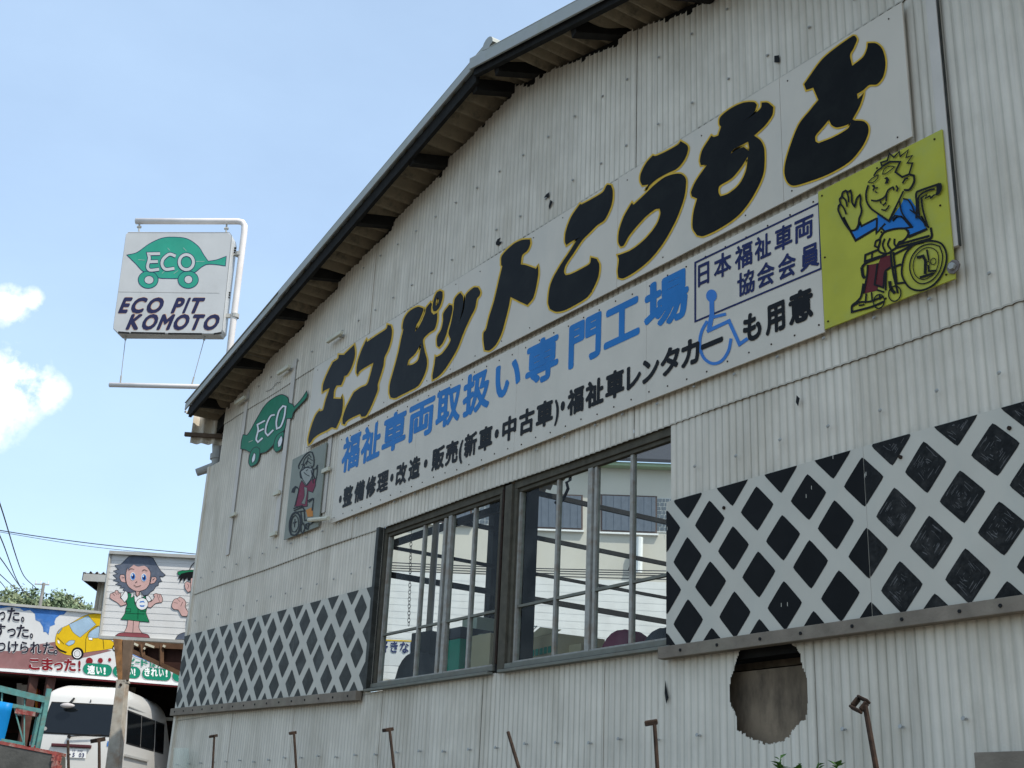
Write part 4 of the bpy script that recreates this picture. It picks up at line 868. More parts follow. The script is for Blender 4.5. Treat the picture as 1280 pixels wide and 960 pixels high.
# ------------------------------------------------------------------ green leaf-car painted on the wall
PLF = Pl((0, -.0245, 0), (0, -1, 0))
T5 = thing('leaf_emblem', 'green leaf-shaped car emblem reading ECO at the left end of the wall', 'emblem')
A = Art(PLF, (295, 450), 6.86, .0, .0002)
A.fill([(380, 297), (420, 305), (448, 330), (452, 365), (490, 385), (497, 405), (560, 335), (608, 262), (607, 320), (520, 415), (492, 450), (480, 500), (435, 503), (415, 600), (355, 650), (325, 720), (260, 785), (205, 800), (120, 790), (80, 770), (40, 762), (45, 700), (60, 640), (95, 645), (120, 610), (180, 500), (240, 400), (300, 340)], GREEN, line=INK, lw=6)
A.fill([(180, 745), (205, 765), (200, 830), (175, 890), (125, 915), (108, 880), (120, 800), (150, 755)], GREEN, holes=[], line=INK, lw=6); A.fill([(155, 795), (168, 810), (162, 860), (140, 885), (135, 850)], WHITEP, line=INK, lw=5)
A.fill([(405, 610), (412, 630), (400, 700), (385, 765), (345, 790), (325, 765), (325, 720), (350, 650)], GREEN, line=INK, lw=6); A.fill([(390, 645), (400, 680), (385, 735), (362, 750), (360, 700)], WHITEP, line=INK, lw=5)
for wd, M in ((22, INK), (14, WHITEP)):
    A.line([(250, 520), (185, 555), (192, 600), (175, 680), (190, 705), (230, 668)], wd, M); A.line([(192, 615), (240, 590)], wd, M)
    A.line([(335, 470), (300, 480), (265, 550), (255, 620), (275, 648), (322, 600)], wd, M); A.line([(405, 395), (428, 400), (415, 490), (385, 570), (352, 590), (348, 530), (370, 440)], wd, M, closed=True)
A.line([(110, 705), (145, 690)], 4, CREAM)
A.mb.build('emblem_print', T5)
mb = MB(); q = [A.w(p, -.001) for p in ((45, 700), (95, 640), (380, 300), (452, 365), (415, 600), (205, 800), (80, 770))]
mb.add(q + [v + Vector((0, .004, 0)) for v in q], [tuple(range(7))[::-1]] + [tuple(range(7, 14))] + [(i, (i + 1) % 7, 7 + (i + 1) % 7, 7 + i) for i in range(7)], GREEN); mb.build('backing_plate', T5)

# ------------------------------------------------------------------ the items on the shelf inside the windows
mb = MB(); mb.b2(XL + .3, -5.0, .25, .95, Z(1.02), Z(1.06), PLY)
for x in (-9.5, -7.9, -6.2): mb.b2(x, x + .06, .3, .36, 1.86, Z(1.02), DARKW)
o = mb.build('shelf', B)
SH = Z(1.06)
def inner_box(px0, px1, py, M, name, label, Y=.5, dep=.35, rz=0, extra=None):
    pl = Pl((0, Y, 0), (0, -1, 0)); a = pl.p(px0, py); b = pl.p(px1, py); top = (a.z + b.z) / 2
    T = thing(name, label, extra or 'box', ((a.x + b.x) / 2, Y + dep / 2, SH), rz); w_ = b.x - a.x; mb = MB()
    mb.b2(-w_ / 2, w_ / 2, -dep / 2, dep / 2, .001, top - SH, M); mb.build('carton' if M in (CARD, CARD2) else 'body', T, bevel=.006)
    return T, w_, top - SH, dep
T, w_, h_, d_ = inner_box(588, 613, 793, CARD, 'cardboard_box', 'brown cardboard box at the right end of the left window'); mb = MB(); mb.b2(-.03, .03, -d_ / 2 - .002, d_ / 2, h_, h_ + .003, CARD2); mb.build('tape', T)
T, w_, h_, d_ = inner_box(578, 596, 772, CARD2, 'pale_carton', 'tall pale carton with orange diamond mark inside the left window', Y=.75, dep=.3)
mb = MB(); mb.face([(0, -d_ / 2 - .003, h_ * .25), (.07, -d_ / 2 - .003, h_ * .5), (0, -d_ / 2 - .003, h_ * .75), (-.07, -d_ / 2 - .003, h_ * .5)], ORANGE); mb.build('diamond_mark', T)
T, w_, h_, d_ = inner_box(549, 575, 800, GBIN, 'green_crate', 'green plastic crate behind the left window', Y=.45); mb = MB(); mb.b2(-w_ / 2 - .01, w_ / 2 + .01, -d_ / 2 - .01, d_ / 2, h_, h_ + .1, DGREY); mb.build('lid', T, bevel=.01)
T, w_, h_, d_ = inner_box(515, 535, 790, DGREY, 'grey_pack', 'grey carton with yellow lower print inside the left window', Y=.6, rz=.1); mb = MB(); mb.b2(-w_ / 2 + .01, w_ / 2 - .01, -d_ / 2 - .006, -d_ / 2 - .001, .05, h_ * .68, YBOX); mb.build('yellow_label', T)
T, w_, h_, d_ = inner_box(655, 700, 795, CARD, 'long_carton', 'open brown carton with green printed marks inside the right window', Y=.4, dep=.45, rz=-.12)
mb = MB(); 
for k in range(6): mb.box((-w_ * .35 + w_ * .14 * k, -d_ / 2 - .003, h_ * .72), (.05, .002, .05), GBIN)
mb.build('printed_mark', T)
mb = MB(); mb.hexa([(-w_ / 2, -d_ / 2, h_), (w_ / 2, -d_ / 2, h_), (w_ / 2, -d_ / 2 + .01, h_), (-w_ / 2, -d_ / 2 + .01, h_)], [(-w_ / 2 + .15, -d_ / 2 + .05, h_ + .09), (w_ / 2, -d_ / 2 + .05, h_ + .03), (w_ / 2, -d_ / 2 + .06, h_ + .03), (-w_ / 2 + .15, -d_ / 2 + .06, h_ + .09)], CARD); mb.build('flap', T)
T, w_, h_, d_ = inner_box(700, 726, 806, CARD, 'small_carton', 'small brown carton beside the long open carton', Y=.5)
def mound(px0, px1, py, M, name, label, Y, dep, seed):
    pl = Pl((0, Y, 0), (0, -1, 0)); a = pl.p(px0, py); b = pl.p(px1, py); w_ = b.x - a.x; top = (a.z + b.z) / 2 - SH
    mb = MB(); rr = random.Random(seed); nu, nv = 20, 8; vs = []
    for j in range(nv + 1):
        for i in range(nu):
            t = 2 * math.pi * i / nu; e = math.cos(j / nv * math.pi / 2) ** .6; r = e * (1 + .06 * math.sin(5 * t + seed) + rr.uniform(-.02, .02))
            vs.append((w_ / 2 * r * math.cos(t), dep / 2 * r * math.sin(t), top * math.sin(j / nv * math.pi / 2) + rr.uniform(-.006, .006)))
    mb.add(vs, [(j * nu + i, j * nu + (i + 1) % nu, (j + 1) * nu + (i + 1) % nu, (j + 1) * nu + i) for j in range(nv) for i in range(nu)] + [tuple(nv * nu + i for i in range(nu))], M)
    o = mb.build(name, smooth=True); o.location = ((a.x + b.x) / 2, Y + dep / 2, SH); tag(o, label, 'bundle'); return o
mound(478, 518, 812, DGREY, 'tarpaulin_bundle', 'dark crumpled tarpaulin heaped in the corner of the left window', .35, .5, 3)
mound(733, 775, 783, MARD, 'maroon_cushion', 'maroon rounded cushion inside the right window', .5, .5, 5)
mound(780, 832, 780, DGREY, 'grey_cushion', 'dark grey rounded cover at the right end of the right window', .5, .5, 8)
mb = MB(); pl = Pl((0, .55, 0), (0, -1, 0)); q = [pl.p(*p) for p in ((652, 783), (671, 783), (662, 792), (652, 789), (660, 786), (652, 786))]
mb.tube(q, .006, WHITEP, 6); o = mb.build('wire_hanger'); tag(o, 'bent white wire hanger lying on the open carton', 'hanger')
# hanging chain in the left window
mb = MB(); pl = Pl((0, .5, 0), (0, -1, 0)); a = pl.p(460 + 157 / 2.91, 670); b = pl.p(460 + 148 / 2.91, 782)
n = 26
for i in range(n):
    t = (i + .5) / n; c = a.lerp(b, t); h = abs(a.z - b.z) / n * .62
    if i % 2: mb.tube([c + Vector((.008, 0, -h)), c + Vector((.014, 0, 0)), c + Vector((.008, 0, h)), c + Vector((-.008, 0, h)), c + Vector((-.014, 0, 0)), c + Vector((-.008, 0, -h)), c + Vector((.008, 0, -h))], .003, RUST, 4)
    else: mb.tube([c + Vector((0, .008, -h)), c + Vector((0, .014, 0)), c + Vector((0, .008, h)), c + Vector((0, -.008, h)), c + Vector((0, -.014, 0)), c + Vector((0, -.008, -h)), c + Vector((0, .008, -h))], .003, RUST, 4)
mb.tube([a, (a.x, a.y, Z(3.5))], .003, RUST, 4)
o = mb.build('chain'); tag(o, 'thin dark chain hanging behind the left window', 'chain')
mb = MB(); pl = Pl((0, 1.2, 0), (0, -1, 0)); a = pl.p(545, 660); mb.tube([(a.x, 1.2, 1.86), (a.x, 1.2, Z(3.5))], .035, PIPEW, 12); o = mb.build('inner_pipe'); tag(o, 'white standing pipe seen through the left window', 'pipe')
mb = MB(); pl = Pl((0, .8, 0), (0, -1, 0)); q = [pl.p(460 + x / 2.91, 530 + y / 2.91) for x, y in ((735, 205), (722, 212), (728, 235), (710, 275), (690, 290), (682, 285))]
mb.tube([(q[0].x, .8, Z(3.45))] + q, .014, DARKW, 8); o = mb.build('hanging_hook'); tag(o, 'dark curved hook hanging at the top of the right window', 'hook')

# ------------------------------------------------------------------ hanging sign on its pipe frame
PS = facing(215, 350, 19.0, 51.5)
Sg = thing('hanging_signboard', 'square grey-white box sign with teal leaf car reading ECO PIT KOMOTO', 'signboard')
fr = [(160, 289.5), (284, 290), (291, 296), (292, 300), (279.5, 413), (276, 418), (145, 416.5), (141, 411), (157, 293)]
# front outline in photo px
out = [(160.5, 289.5), (285, 290), (290, 295), (291, 301), (278, 412), (274, 417.5), (147, 416.5), (141.2, 411), (141.5, 405), (157, 293)]
F_ = [PS.p(x, y) for x, y in out]; Bk = [p - PS.N * .22 for p in F_]; n = len(out); mb = MB()
mb.add(F_ + Bk, [tuple(range(n)), tuple(range(2 * n - 1, n - 1, -1))] + [(i, n + i, n + (i + 1) % n, (i + 1) % n) for i in range(n)], SGREY)
mb.build('sign_box', Sg, bevel=.01)
A = Art(PS, (140, 275), 6.4, .002, .00015)
A.line([(128, 100), (940, 100), (958, 125), (880, 905)], 4, mat('worn_edge', (.3, .3, .28)), sm=False)
A.line([(50, 575), (860, 585)], 2.5, mat('worn_edge', (.3, .3, .28)), sm=False)
A.fill([(118, 280), (200, 260), (300, 190), (400, 145), (490, 137), (600, 150), (690, 210), (735, 280), (770, 330), (840, 318), (915, 290), (908, 368), (840, 358), (765, 355), (720, 375), (670, 415), (600, 455), (530, 468), (440, 468), (370, 462), (320, 420), (250, 412), (190, 350)], GREEN2, line=NAVY, lw=5)
A.ell(290, 478, 80, 69, GREEN2, line=NAVY, lw=5); A.ell(297, 480, 38, 33, SGREY, line=NAVY, lw=5); A.ell(610, 478, 82, 69, GREEN2, line=NAVY, lw=5); A.ell(612, 477, 33, 32, SGREY, line=NAVY, lw=5)
for P_ in ([(210, 318), (262, 322)], [(672, 333), (740, 332)], [(445, 225), (465, 245)], [(570, 222), (595, 248)], [(400, 428), (420, 410)], [(495, 430), (530, 405)]): A.line(P_, 5, mat('leaf_vein', (.25, .42, .35)))
for wd, M in ((33, NAVY), (23, SGREY)):
    A.line([(385, 270), (293, 272), (300, 310), (285, 375), (305, 402), (378, 395)], wd, M); A.line([(300, 335), (368, 333)], wd, M)
    A.line([(510, 290), (460, 275), (410, 315), (402, 360), (430, 395), (500, 388)], wd, M); A.ell(596, 338, 57, 60, None, line=M, lw=wd)
A.mb.build('leaf_print', Sg)
A = Art(PS, (140, 275), 6.4, .002, .0002)
def latin(A, s, x0, x1, ytop, ybot, sl, M, off, lift):
    ws = []; 
    for ch in s:
        if ch == ' ': ws.append((None, .32)); continue
        vs, _ = glyph(ch, 0.02); ws.append((ch, max(v[0] for v in vs) - min(v[0] for v in vs)))
    gap = .085; tot = sum(w_ for _, w_ in ws) + gap * (len(ws) - 1); k = (x1 - x0) / tot; x = x0
    for ch, w_ in ws:
        if ch: text_chars(A, [(ch, x, x + w_ * k)], ((0, ytop), (1000, ytop + 5)), ((0, ybot), (1000, ybot + 5)), M, off=off, em=(0, .71), slant=sl, lift=lift)
        x += (w_ + gap) * k
latin(A, 'ECO PIT', 73, 725, 622, 738, .42, SPEDGE, .07, .002); latin(A, 'ECO PIT', 73, 725, 622, 738, .42, SPNAVY, .048, .003)
latin(A, 'KOMOTO', 133, 858, 755, 871, .42, SPEDGE, .07, .002); latin(A, 'KOMOTO', 133, 858, 755, 871, .42, SPNAVY, .048, .003)
A.mb.build('name_lettering', Sg)
mb = MB()
A = Art(PS, (140, 275), 6.4, .003, .0002)
for P_ in ([(50, 898), (140, 905)], [(150, 902), (425, 908)], [(450, 910), (720, 912)], [(815, 912), (878, 903)]): A.line(P_, 15, RUBBER, sm=False)
A.mb.build('drain_slot', Sg)
mb = MB()
rv = (PS.p(300, 350) - PS.p(200, 350)).normalized()
for k, (x, y) in enumerate([(291.5, 306), (291, 309), (290.5, 312), (284, 362), (283.5, 365), (283, 368)]): p = PS.p(x, y) - PS.N * .11; mb.box(p, (.03, .03, .016), RUBBER)
mb.build('vent_slot', Sg)
# pipe frame
Pf = thing('sign_pole', 'white bent pipe pole carrying the hanging square sign', 'pole')
PP = Pl(PS.O - PS.N * .11, PS.N); q = lambda x, y: PP.p(x, y)
mb = MB(); tip = q(170, 276.5); c1_ = q(300, 278); 
bend = [q(298, 276.8), q(303, 278), q(305.6, 282), q(305.3, 290)]
foot = q(305.3, 290) + (q(287, 440) - q(305.3, 290)) * 6.2
mb.tube([tip] + bend + [foot], .048, PIPEW, 14); mb.build('pipe', Pf, smooth=True)
mb = MB(); mb.tube([q(137, 481), q(252, 483.5), q(300, 484.5)], .036, PIPEW, 12); mb.build('lower_arm', Pf, smooth=True)
for a, b in (((283, 319.5), (299, 318)), ((280, 395), (294, 395))):
    mb = MB(); pa, pb = q(*a), q(*b); mb.beam(pa, pb, .04, .03 if a[1] < 350 else .06, METAL); mb.tube([pb - Vector((0, 0, .03)), pb + Vector((0, 0, .03))], .06, METAL, 10); mb.build('bracket', Pf)
for x, y in ((174.5, 276), (283.5, 278)):
    mb = MB(); pa, pb = q(x, y), q(x - .8, y + 13); mb.tube([pa, pb], .014, METAL, 6); mid = pa.lerp(pb, .6); mb.tube([mid - rv * .03, mid + rv * .03], .02, METAL, 6); mb.build('hanger', Pf)
for a, b in (((157.5, 418), (150.5, 478)), ((257, 418), (240, 480))):
    mb = MB(); pa, pb = q(*a), q(*b); mb.tube([pa, pa.lerp(pb, .12)], .016, METAL, 6); mb.tube([pa, pb], .0055, LWIRE, 5); mb.tube([pa.lerp(pb, .86), pb], .012, METAL, 6); mb.build('stay_wire', Pf)

# ------------------------------------------------------------------ white lap-sided billboard with cartoon people
PGi = facing(185, 750, 20.0, 53)
def siding_board(T, pl, cs, nrow, thick, M, x_names='siding_plank'):
    """cs: TL, TR, BR, BL px corners; rows of lapped planks, each slightly tilted so that its lower edge stands proud"""
    TL, TR, BR, BL_ = [pl.p(*c) for c in cs]
    for i in range(nrow):
        a, b = i / nrow, (i + 1) / nrow
        p0, p1 = BL_.lerp(TL, a), BR.lerp(TR, a); p2, p3 = BR.lerp(TR, b), BL_.lerp(TL, b); n = pl.N; mb = MB()
        mb.hexa([p0 + n * .005, p1 + n * .005, p2 + n * .0015, p3 + n * .0015], [p0 - n * thick, p1 - n * thick, p2 - n * thick, p3 - n * thick], M); mb.build(x_names, T)
    return TL, TR, BR, BL_
G = thing('cartoon_billboard', 'white lap-sided billboard with cartoon girl in green dress beside a man in a cap', 'billboard')
TL, TR, BR, BL_ = siding_board(G, PGi, ((138, 692), (262, 698.5), (256, 803), (125.2, 796)), 13, .05, SIDING)
mb = MB(); up = Vector((0, 0, 1)); nn_ = PGi.N
mb.beam(TL + up * .012 + nn_ * .0, TR + up * .012, .12, .05, METAL); mb.beam(TL + nn_ * .02, BL_ + nn_ * .02, .03, .04, METAL); mb.beam(BL_ - up * .01, BR - up * .01, .12, .045, METAL); mb.build('edge_trim', G)
A = Art(PGi, (130, 685), 8, .007, .00012)
lw = 5
K = lambda *a, **k: A.fill(*a, **k)
K([(250, 85), (330, 75), (420, 78), (490, 100), (530, 170), (570, 230), (615, 270), (590, 290), (560, 285), (565, 310), (580, 335), (550, 340), (545, 375), (520, 385), (500, 420), (470, 440), (440, 470), (400, 480), (370, 440), (330, 440), (230, 445), (190, 420), (205, 400), (160, 400), (175, 380), (115, 365), (150, 345), (90, 322), (130, 310), (90, 270), (140, 260), (95, 230), (145, 215), (110, 175), (170, 165), (220, 115)], HAIRP, line=INK, lw=lw, sm=False)
K([(205, 268), (165, 268), (158, 300), (175, 338), (220, 348)], SKINP, line=INK, lw=lw); K([(478, 292), (518, 290), (530, 312), (505, 350), (462, 362)], SKINP, line=INK, lw=lw)
K([(320, 415), (368, 415), (350, 480), (336, 495), (320, 460)], SKINP, line=INK, lw=lw)
K([(240, 190), (290, 160), (345, 185), (400, 165), (440, 200), (468, 250), (462, 310), (455, 360), (420, 410), (370, 430), (340, 435), (290, 420), (245, 385), (225, 340), (222, 260)], SKINP, line=INK, lw=lw)
K([(240, 175), (300, 120), (400, 120), (440, 165), (460, 215), (425, 190), (400, 178), (345, 186), (300, 168), (262, 200), (238, 230)], HAIRP)
K([(300, 455), (330, 490), (375, 460), (380, 500), (340, 590), (305, 520)], WHITEP, line=INK, lw=lw)
K([(240, 450), (275, 460), (270, 500), (305, 480), (310, 560), (335, 590), (380, 500), (415, 480), (430, 600), (420, 650), (455, 742), (370, 735), (170, 715), (215, 650), (220, 600), (235, 570), (220, 520)], DRESS, line=INK, lw=lw, sm=False)
K([(220, 545), (195, 525), (165, 500), (172, 450), (155, 455), (140, 425), (118, 425), (110, 440), (65, 460), (60, 500), (95, 525), (130, 545), (170, 582), (230, 562)], SKINP, line=INK, lw=lw)
K([(440, 545), (480, 530), (508, 490), (495, 470), (520, 455), (545, 462), (570, 465), (588, 510), (580, 545), (520, 555), (470, 598), (440, 592)], SKINP, line=INK, lw=lw)
K([(235, 445), (215, 430), (170, 495), (207, 545), (240, 500)], WHITEP, line=INK, lw=lw); K([(420, 480), (450, 480), (478, 520), (450, 542), (425, 512)], WHITEP, line=INK, lw=lw)
for P_ in ([(88, 455), (110, 478)], [(110, 440), (130, 468)], [(140, 440), (145, 470)], [(535, 465), (540, 490), (560, 540)], [(560, 470), (555, 500)], [(215, 605), (270, 608), (268, 640), (215, 636)], [(365, 632), (420, 635)], [(220, 655), (410, 660)]): A.line(P_, 3, INK)
A.ell(383, 560, 60, 60, WHITEP, line=INK, lw=5); K([(355, 550), (365, 532), (400, 530), (412, 548), (385, 545)], IRIS); K([(355, 570), (385, 575), (412, 572), (400, 590), (368, 590)], IRIS)
K([(242, 722), (298, 728), (290, 855), (200, 850), (230, 790)], SKINP, line=INK, lw=lw); K([(298, 728), (358, 735), (352, 800), (385, 855), (290, 855)], SKINP, line=INK, lw=lw)
K([(115, 880), (150, 855), (200, 846), (290, 850), (380, 853), (440, 868), (460, 900), (300, 893), (200, 886)], SHOE, line=INK, lw=lw)
for cx, cy in ((291, 285), (401, 296)): A.ell(cx, cy, 27, 40, WHITEP); A.ell(cx + 2, cy + 2, 23, 34, IRIS); A.ell(cx + 3, cy + 4, 12, 20, NAVY); A.ell(cx - 6, cy - 12, 7, 10, WHITEP)
for P_ in ([(250, 225), (270, 208), (305, 215)], [(385, 232), (405, 218), (438, 232)], [(315, 350), (330, 335), (332, 345)], [(300, 370), (330, 388), (372, 375)], [(180, 290), (205, 300)], [(490, 320), (510, 305)]): A.line(P_, 5, INK)
A.line([(320, 430), (336, 493), (360, 430)], 3, INK); A.line([(345, 600), (342, 715)], 3, INK)
# man at the right
K([(740, 262), (738, 238), (790, 228), (905, 222), (960, 235), (960, 262), (860, 262), (770, 280)], DRESS, line=INK, lw=lw)
A.line([(858, 220), (880, 175), (915, 140)], 8, INK)
K([(870, 300), (1000, 300), (1000, 490), (880, 490), (868, 430)], SKINP, line=INK, lw=lw)
K([(812, 400), (810, 355), (832, 335), (868, 350), (872, 430), (842, 445)], SKINP, line=INK, lw=lw); A.line([(835, 360), (850, 380), (838, 410)], 4, INK)
K([(748, 290), (775, 258), (850, 240), (940, 235), (940, 300), (880, 300), (850, 335), (832, 295), (800, 345), (795, 300), (755, 350), (765, 300), (742, 310)], INK, sm=False)
K([(690, 540), (710, 512), (740, 505), (760, 490), (800, 512), (822, 550), (815, 590), (850, 650), (830, 685), (780, 682), (745, 620), (700, 612), (680, 585)], SKINP, line=INK, lw=lw); A.line([(700, 545), (740, 555)], 3, INK); A.line([(735, 510), (765, 540)], 3, INK); A.line([(770, 585), (790, 540)], 4, INK); A.line([(820, 585), (870, 545)], 4, INK)
K([(838, 690), (850, 640), (1000, 560), (1000, 850), (832, 850), (828, 760)], DRESS, line=INK, lw=lw); K([(715, 915), (750, 868), (820, 845), (1000, 850), (1000, 925)], HAIRP, line=INK, lw=lw)
A.mb.build('cartoon_print', G)

# ------------------------------------------------------------------ lean-to roof, rafters and post under the billboard
Lt = thing('lean_to_roof', 'dark timber lean-to roof under the cartoon billboard beside the rusty post', 'roof')
pl = facing(200, 825, 21.2, 53)
mb = MB(); P_ = [(158, 800), (262, 805), (262, 858), (226, 841), (163, 812)]
f1 = [pl.p(*p) for p in P_]; f2 = [p - pl.N * .35 for p in f1]; n = len(P_)
mb.add(f1 + f2, [tuple(range(n)), tuple(range(2 * n - 1, n - 1, -1))] + [(i, n + i, n + (i + 1) % n, (i + 1) % n) for i in range(n)], mat('dark_brown_wood', (.05, .025, .02), rough=.9, var=.3)); mb.build('roof_boarding', Lt)
for a, b, w_ in (((165, 805.5), (262, 810), .10), ((163, 813), (262, 859), .07), ((178, 806), (180, 822), .07), ((203, 807), (203, 832), .06)):
    mb = MB(); mb.beam(pl.p(*a) + pl.N * .05, pl.p(*b) + pl.N * .05, .06, w_, mat('brown_wood', (.13, .075, .045), rough=.9, var=.3)); mb.build('rafter', Lt)
for a, b in (((168, 804.5), (175, 808)), ((184, 806), (195, 810)), ((206, 808), (209, 809.5)), ((182, 811), (184, 812))):
    mb = MB(); mb.beam(pl.p(*a) + pl.N * .09, pl.p(*b) + pl.N * .09, .02, .035, CREAM); mb.build('daylight_chink', Lt)  # cream bars stand in for daylight showing through gaps in the boarding
Po = thing('support_post', 'weathered square post with rusty forked top in front of the van', 'post')
pl = facing(146, 880, 18.2, 53)
mb = MB(); zf_ = gz(-17, 0)
def quadpost(mb, pts, dep, M):
    f1 = [pl.p(*p) for p in pts]; f2 = [p - pl.N * dep for p in f1]; mb.hexa(f1, f2, M)
quadpost(mb, [(128, 985), (145.5, 985), (157, 850), (145.5, 849)], .16, POSTW); quadpost(mb, [(114, 1120), (136, 1120), (145.4, 986), (128.1, 986)], .16, POSTW); mb.build('lower_post', Po, bevel=.01)
mb = MB(); quadpost(mb, [(147, 850), (154, 850), (152, 799), (141, 798)], .1, POSTB); mb.build('fork_arm', Po, bevel=.008)
mb = MB(); quadpost(mb, [(152, 850.5), (159, 850.5), (166, 800), (153, 799.5)], .08, mat('brown_post', (.16, .11, .075), rough=.9, var=.3, stain=(.06, .04, .03), stain_amt=.6)); mb.build('fork_arm', Po, bevel=.008)
mb = MB(); quadpost(mb, [(145, 853), (157.5, 853), (157.5, 849.5), (145, 849.5)], .17, POSTW); mb.tube([pl.p(151, 856), pl.p(151, 856, .012)], .02, RUST, 8); mb.build('collar', Po)

# ------------------------------------------------------------------ message billboard with the yellow car
PM = facing(60, 800, 27.5, 64)
Mb = thing('message_billboard', 'mural billboard with yellow car, black and red Japanese words and green pills', 'billboard')
TL, TR, BR, BL_ = [PM.p(*c) for c in ((-70, 750), (262, 779), (262, 857), (-70, 830))]
mb = MB(); mb.hexa([BL_, BR, TR, TL], [p - PM.N * .06 for p in (BL_, BR, TR, TL)], MURW); mb.build('board', Mb)
mb = MB(); mb.beam(TL + Vector((0, 0, .02)), TR + Vector((0, 0, .02)), .1, .05, METAL); mb.beam(BL_ - Vector((0, 0, .03)), BR - Vector((0, 0, .03)), .12, .05, WHITEP); mb.beam(BL_ - Vector((0, 0, .07)), BR - Vector((0, 0, .07)), .1, .03, MAROON); mb.build('edge_trim', Mb)
A = Art(PM, (0, 740), 8, .003, .00025)
K([(-560, 85), (0, 128), (680, 180), (640, 225), (600, 230), (560, 260), (545, 300), (550, 325), (500, 345), (485, 430), (460, 400), (435, 400), (430, 350), (400, 300), (355, 280), (350, 220), (300, 180), (240, 190), (200, 165), (120, 150), (60, 155), (0, 165), (-560, 150)], SKYB, sm=False)
K([(-560, 590), (200, 590), (400, 520), (560, 497), (700, 530), (1120, 585), (860, 650), (270, 775), (-560, 730)], MURM, sm=False)
K([(690, 325), (780, 270), (880, 225), (1010, 210), (1040, 330), (1080, 450), (1160, 520), (1120, 565), (860, 605), (700, 635), (600, 600), (560, 540), (555, 460), (590, 380)], MURY, line=INK, lw=3)
K([(690, 325), (880, 235), (960, 325), (800, 455), (730, 400)], MURG, line=INK, lw=3); K([(878, 450), (900, 400), (990, 340), (1030, 440), (960, 462)], MURG, line=INK, lw=3)
A.ell(775, 615, 62, 62, INK, rot=.3); A.ell(772, 618, 42, 44, WHITEP); A.ell(772, 618, 30, 32, MURW, line=LGREY, lw=5); A.ell(1150, 560, 26, 34, INK); A.ell(1150, 562, 15, 20, WHITEP)
K([(655, 520), (700, 485), (750, 485), (740, 515), (690, 540)], MURG, line=INK, lw=3); K([(575, 410), (615, 358), (622, 368), (585, 418)], MURG, line=INK, lw=3)
K([(560, 530), (600, 570), (670, 600), (660, 612), (600, 590), (562, 550)], INK); K([(575, 480), (595, 490), (598, 520), (580, 510)], WHITEP); K([(885, 455), (925, 458), (925, 482), (890, 478)], WHITEP, line=INK, lw=2)
for P_ in ([(860, 470), (855, 600)], [(860, 470), (890, 400), (960, 345), (990, 340)], [(575, 455), (640, 520)], [(1030, 450), (1040, 570)]): A.line(P_, 4, INK)
def kana(chars, yt, yb, sl_, M, off, halo=True):
    T_ = ((0, yt), (1000, yt + sl_ * 1000)); B_ = ((0, yb), (1000, yb + sl_ * 1000))
    if halo:
        for c in chars: text_chars(A, [c], T_, B_, MURW, off=off + .03, lift=A.l)
        A.l += A.st * 2
    for c in chars: text_chars(A, [c], T_, B_, M, off=off, lift=A.l, parent=Mb)
    A.l += A.st
kana([('ぶ', -360, -240), ('つ', -225, -120), ('か', -110, 0 - 5), ('っ', -5, 55), ('た', 75, 198), ('。', 212, 245)], 148, 290, .05, INK2, .03)
kana([('こ', -180, -70), ('す', -55, 58), ('っ', 75, 160), ('た', 168, 290), ('。', 300, 332)], 315, 448, .05, INK2, .03)
kana([('キ', -250, -150), ('ズ', -140, -40), ('つ', -30, 58), ('け', 80, 185), ('ら', 203, 287), ('れ', 303, 418), ('た', 430, 540), ('。', 540, 577)], 485, 605, .035, INK2, .03)
kana([('こ', 290, 400), ('ま', 420, 530), ('っ', 542, 632), ('た', 642, 760), ('!', 783, 808)], 645, 770, .035, MURR, .045)
A.ell(895, 690, 34, 34, MURR); A.ell(1005, 685, 25, 25, MURR); A.ell(1098, 678, 16, 18, MURR)
sub(A, (100, 790), 8.73)
GP = mat('pill_green', (.01, .2, .12), rough=.55, var=.08)
for x0_, x1_, y0_ in ((35, 350, 340), (360, 660, 365), (680, 995, 390), (1010, 1320, 415)):
    h_ = 128; r_ = h_ / 2; Pp = []
    for t in range(9): a_ = math.pi / 2 + math.pi * t / 8; Pp.append((x0_ + r_ + r_ * math.cos(a_), y0_ + r_ - r_ * math.sin(a_)))
    for t in range(9): a_ = -math.pi / 2 + math.pi * t / 8; Pp.append((x1_ - r_ + r_ * math.cos(a_), y0_ + r_ + 15 - r_ * math.sin(a_)))
    K(Pp, GP, sm=False, line=INK, lw=2)
for ch, top_ in (([('速', 82, 165), ('い', 180, 240), ('!', 258, 282)], 360), ([('安', 400, 495), ('い', 520, 580), ('!', 588, 606)], 352), ([('き', 705, 765), ('れ', 775, 850), ('い', 862, 915), ('!', 935, 957)], 345), ([('安', 1075, 1160), ('心', 1170, 1260)], 340)):
    for c in ch: text_chars(A, [c], ((0, top_), (1000, top_ + 62)), ((0, top_ + 92), (1000, top_ + 154)), WHITEP, off=.04, lift=A.l, parent=Mb)
A.l += A.st
for c in [('ス', 440, 520), ('ピ', 530, 600), ('ー', 605, 655), ('ド', 668, 745), ('ば', 765, 832), ('ん', 845, 930), ('き', 945, 1010), ('ん', 1020, 1100)]: text_chars(A, [c], ((0, 245), (1000, 320)), ((0, 325), (1000, 400)), GP, off=.03, lift=A.l, parent=Mb)
A.l += A.st; A.line([(555, 225), (600, 260), (680, 290), (760, 330)], 10, SKYB)
A.mb.build('mural_print', Mb)

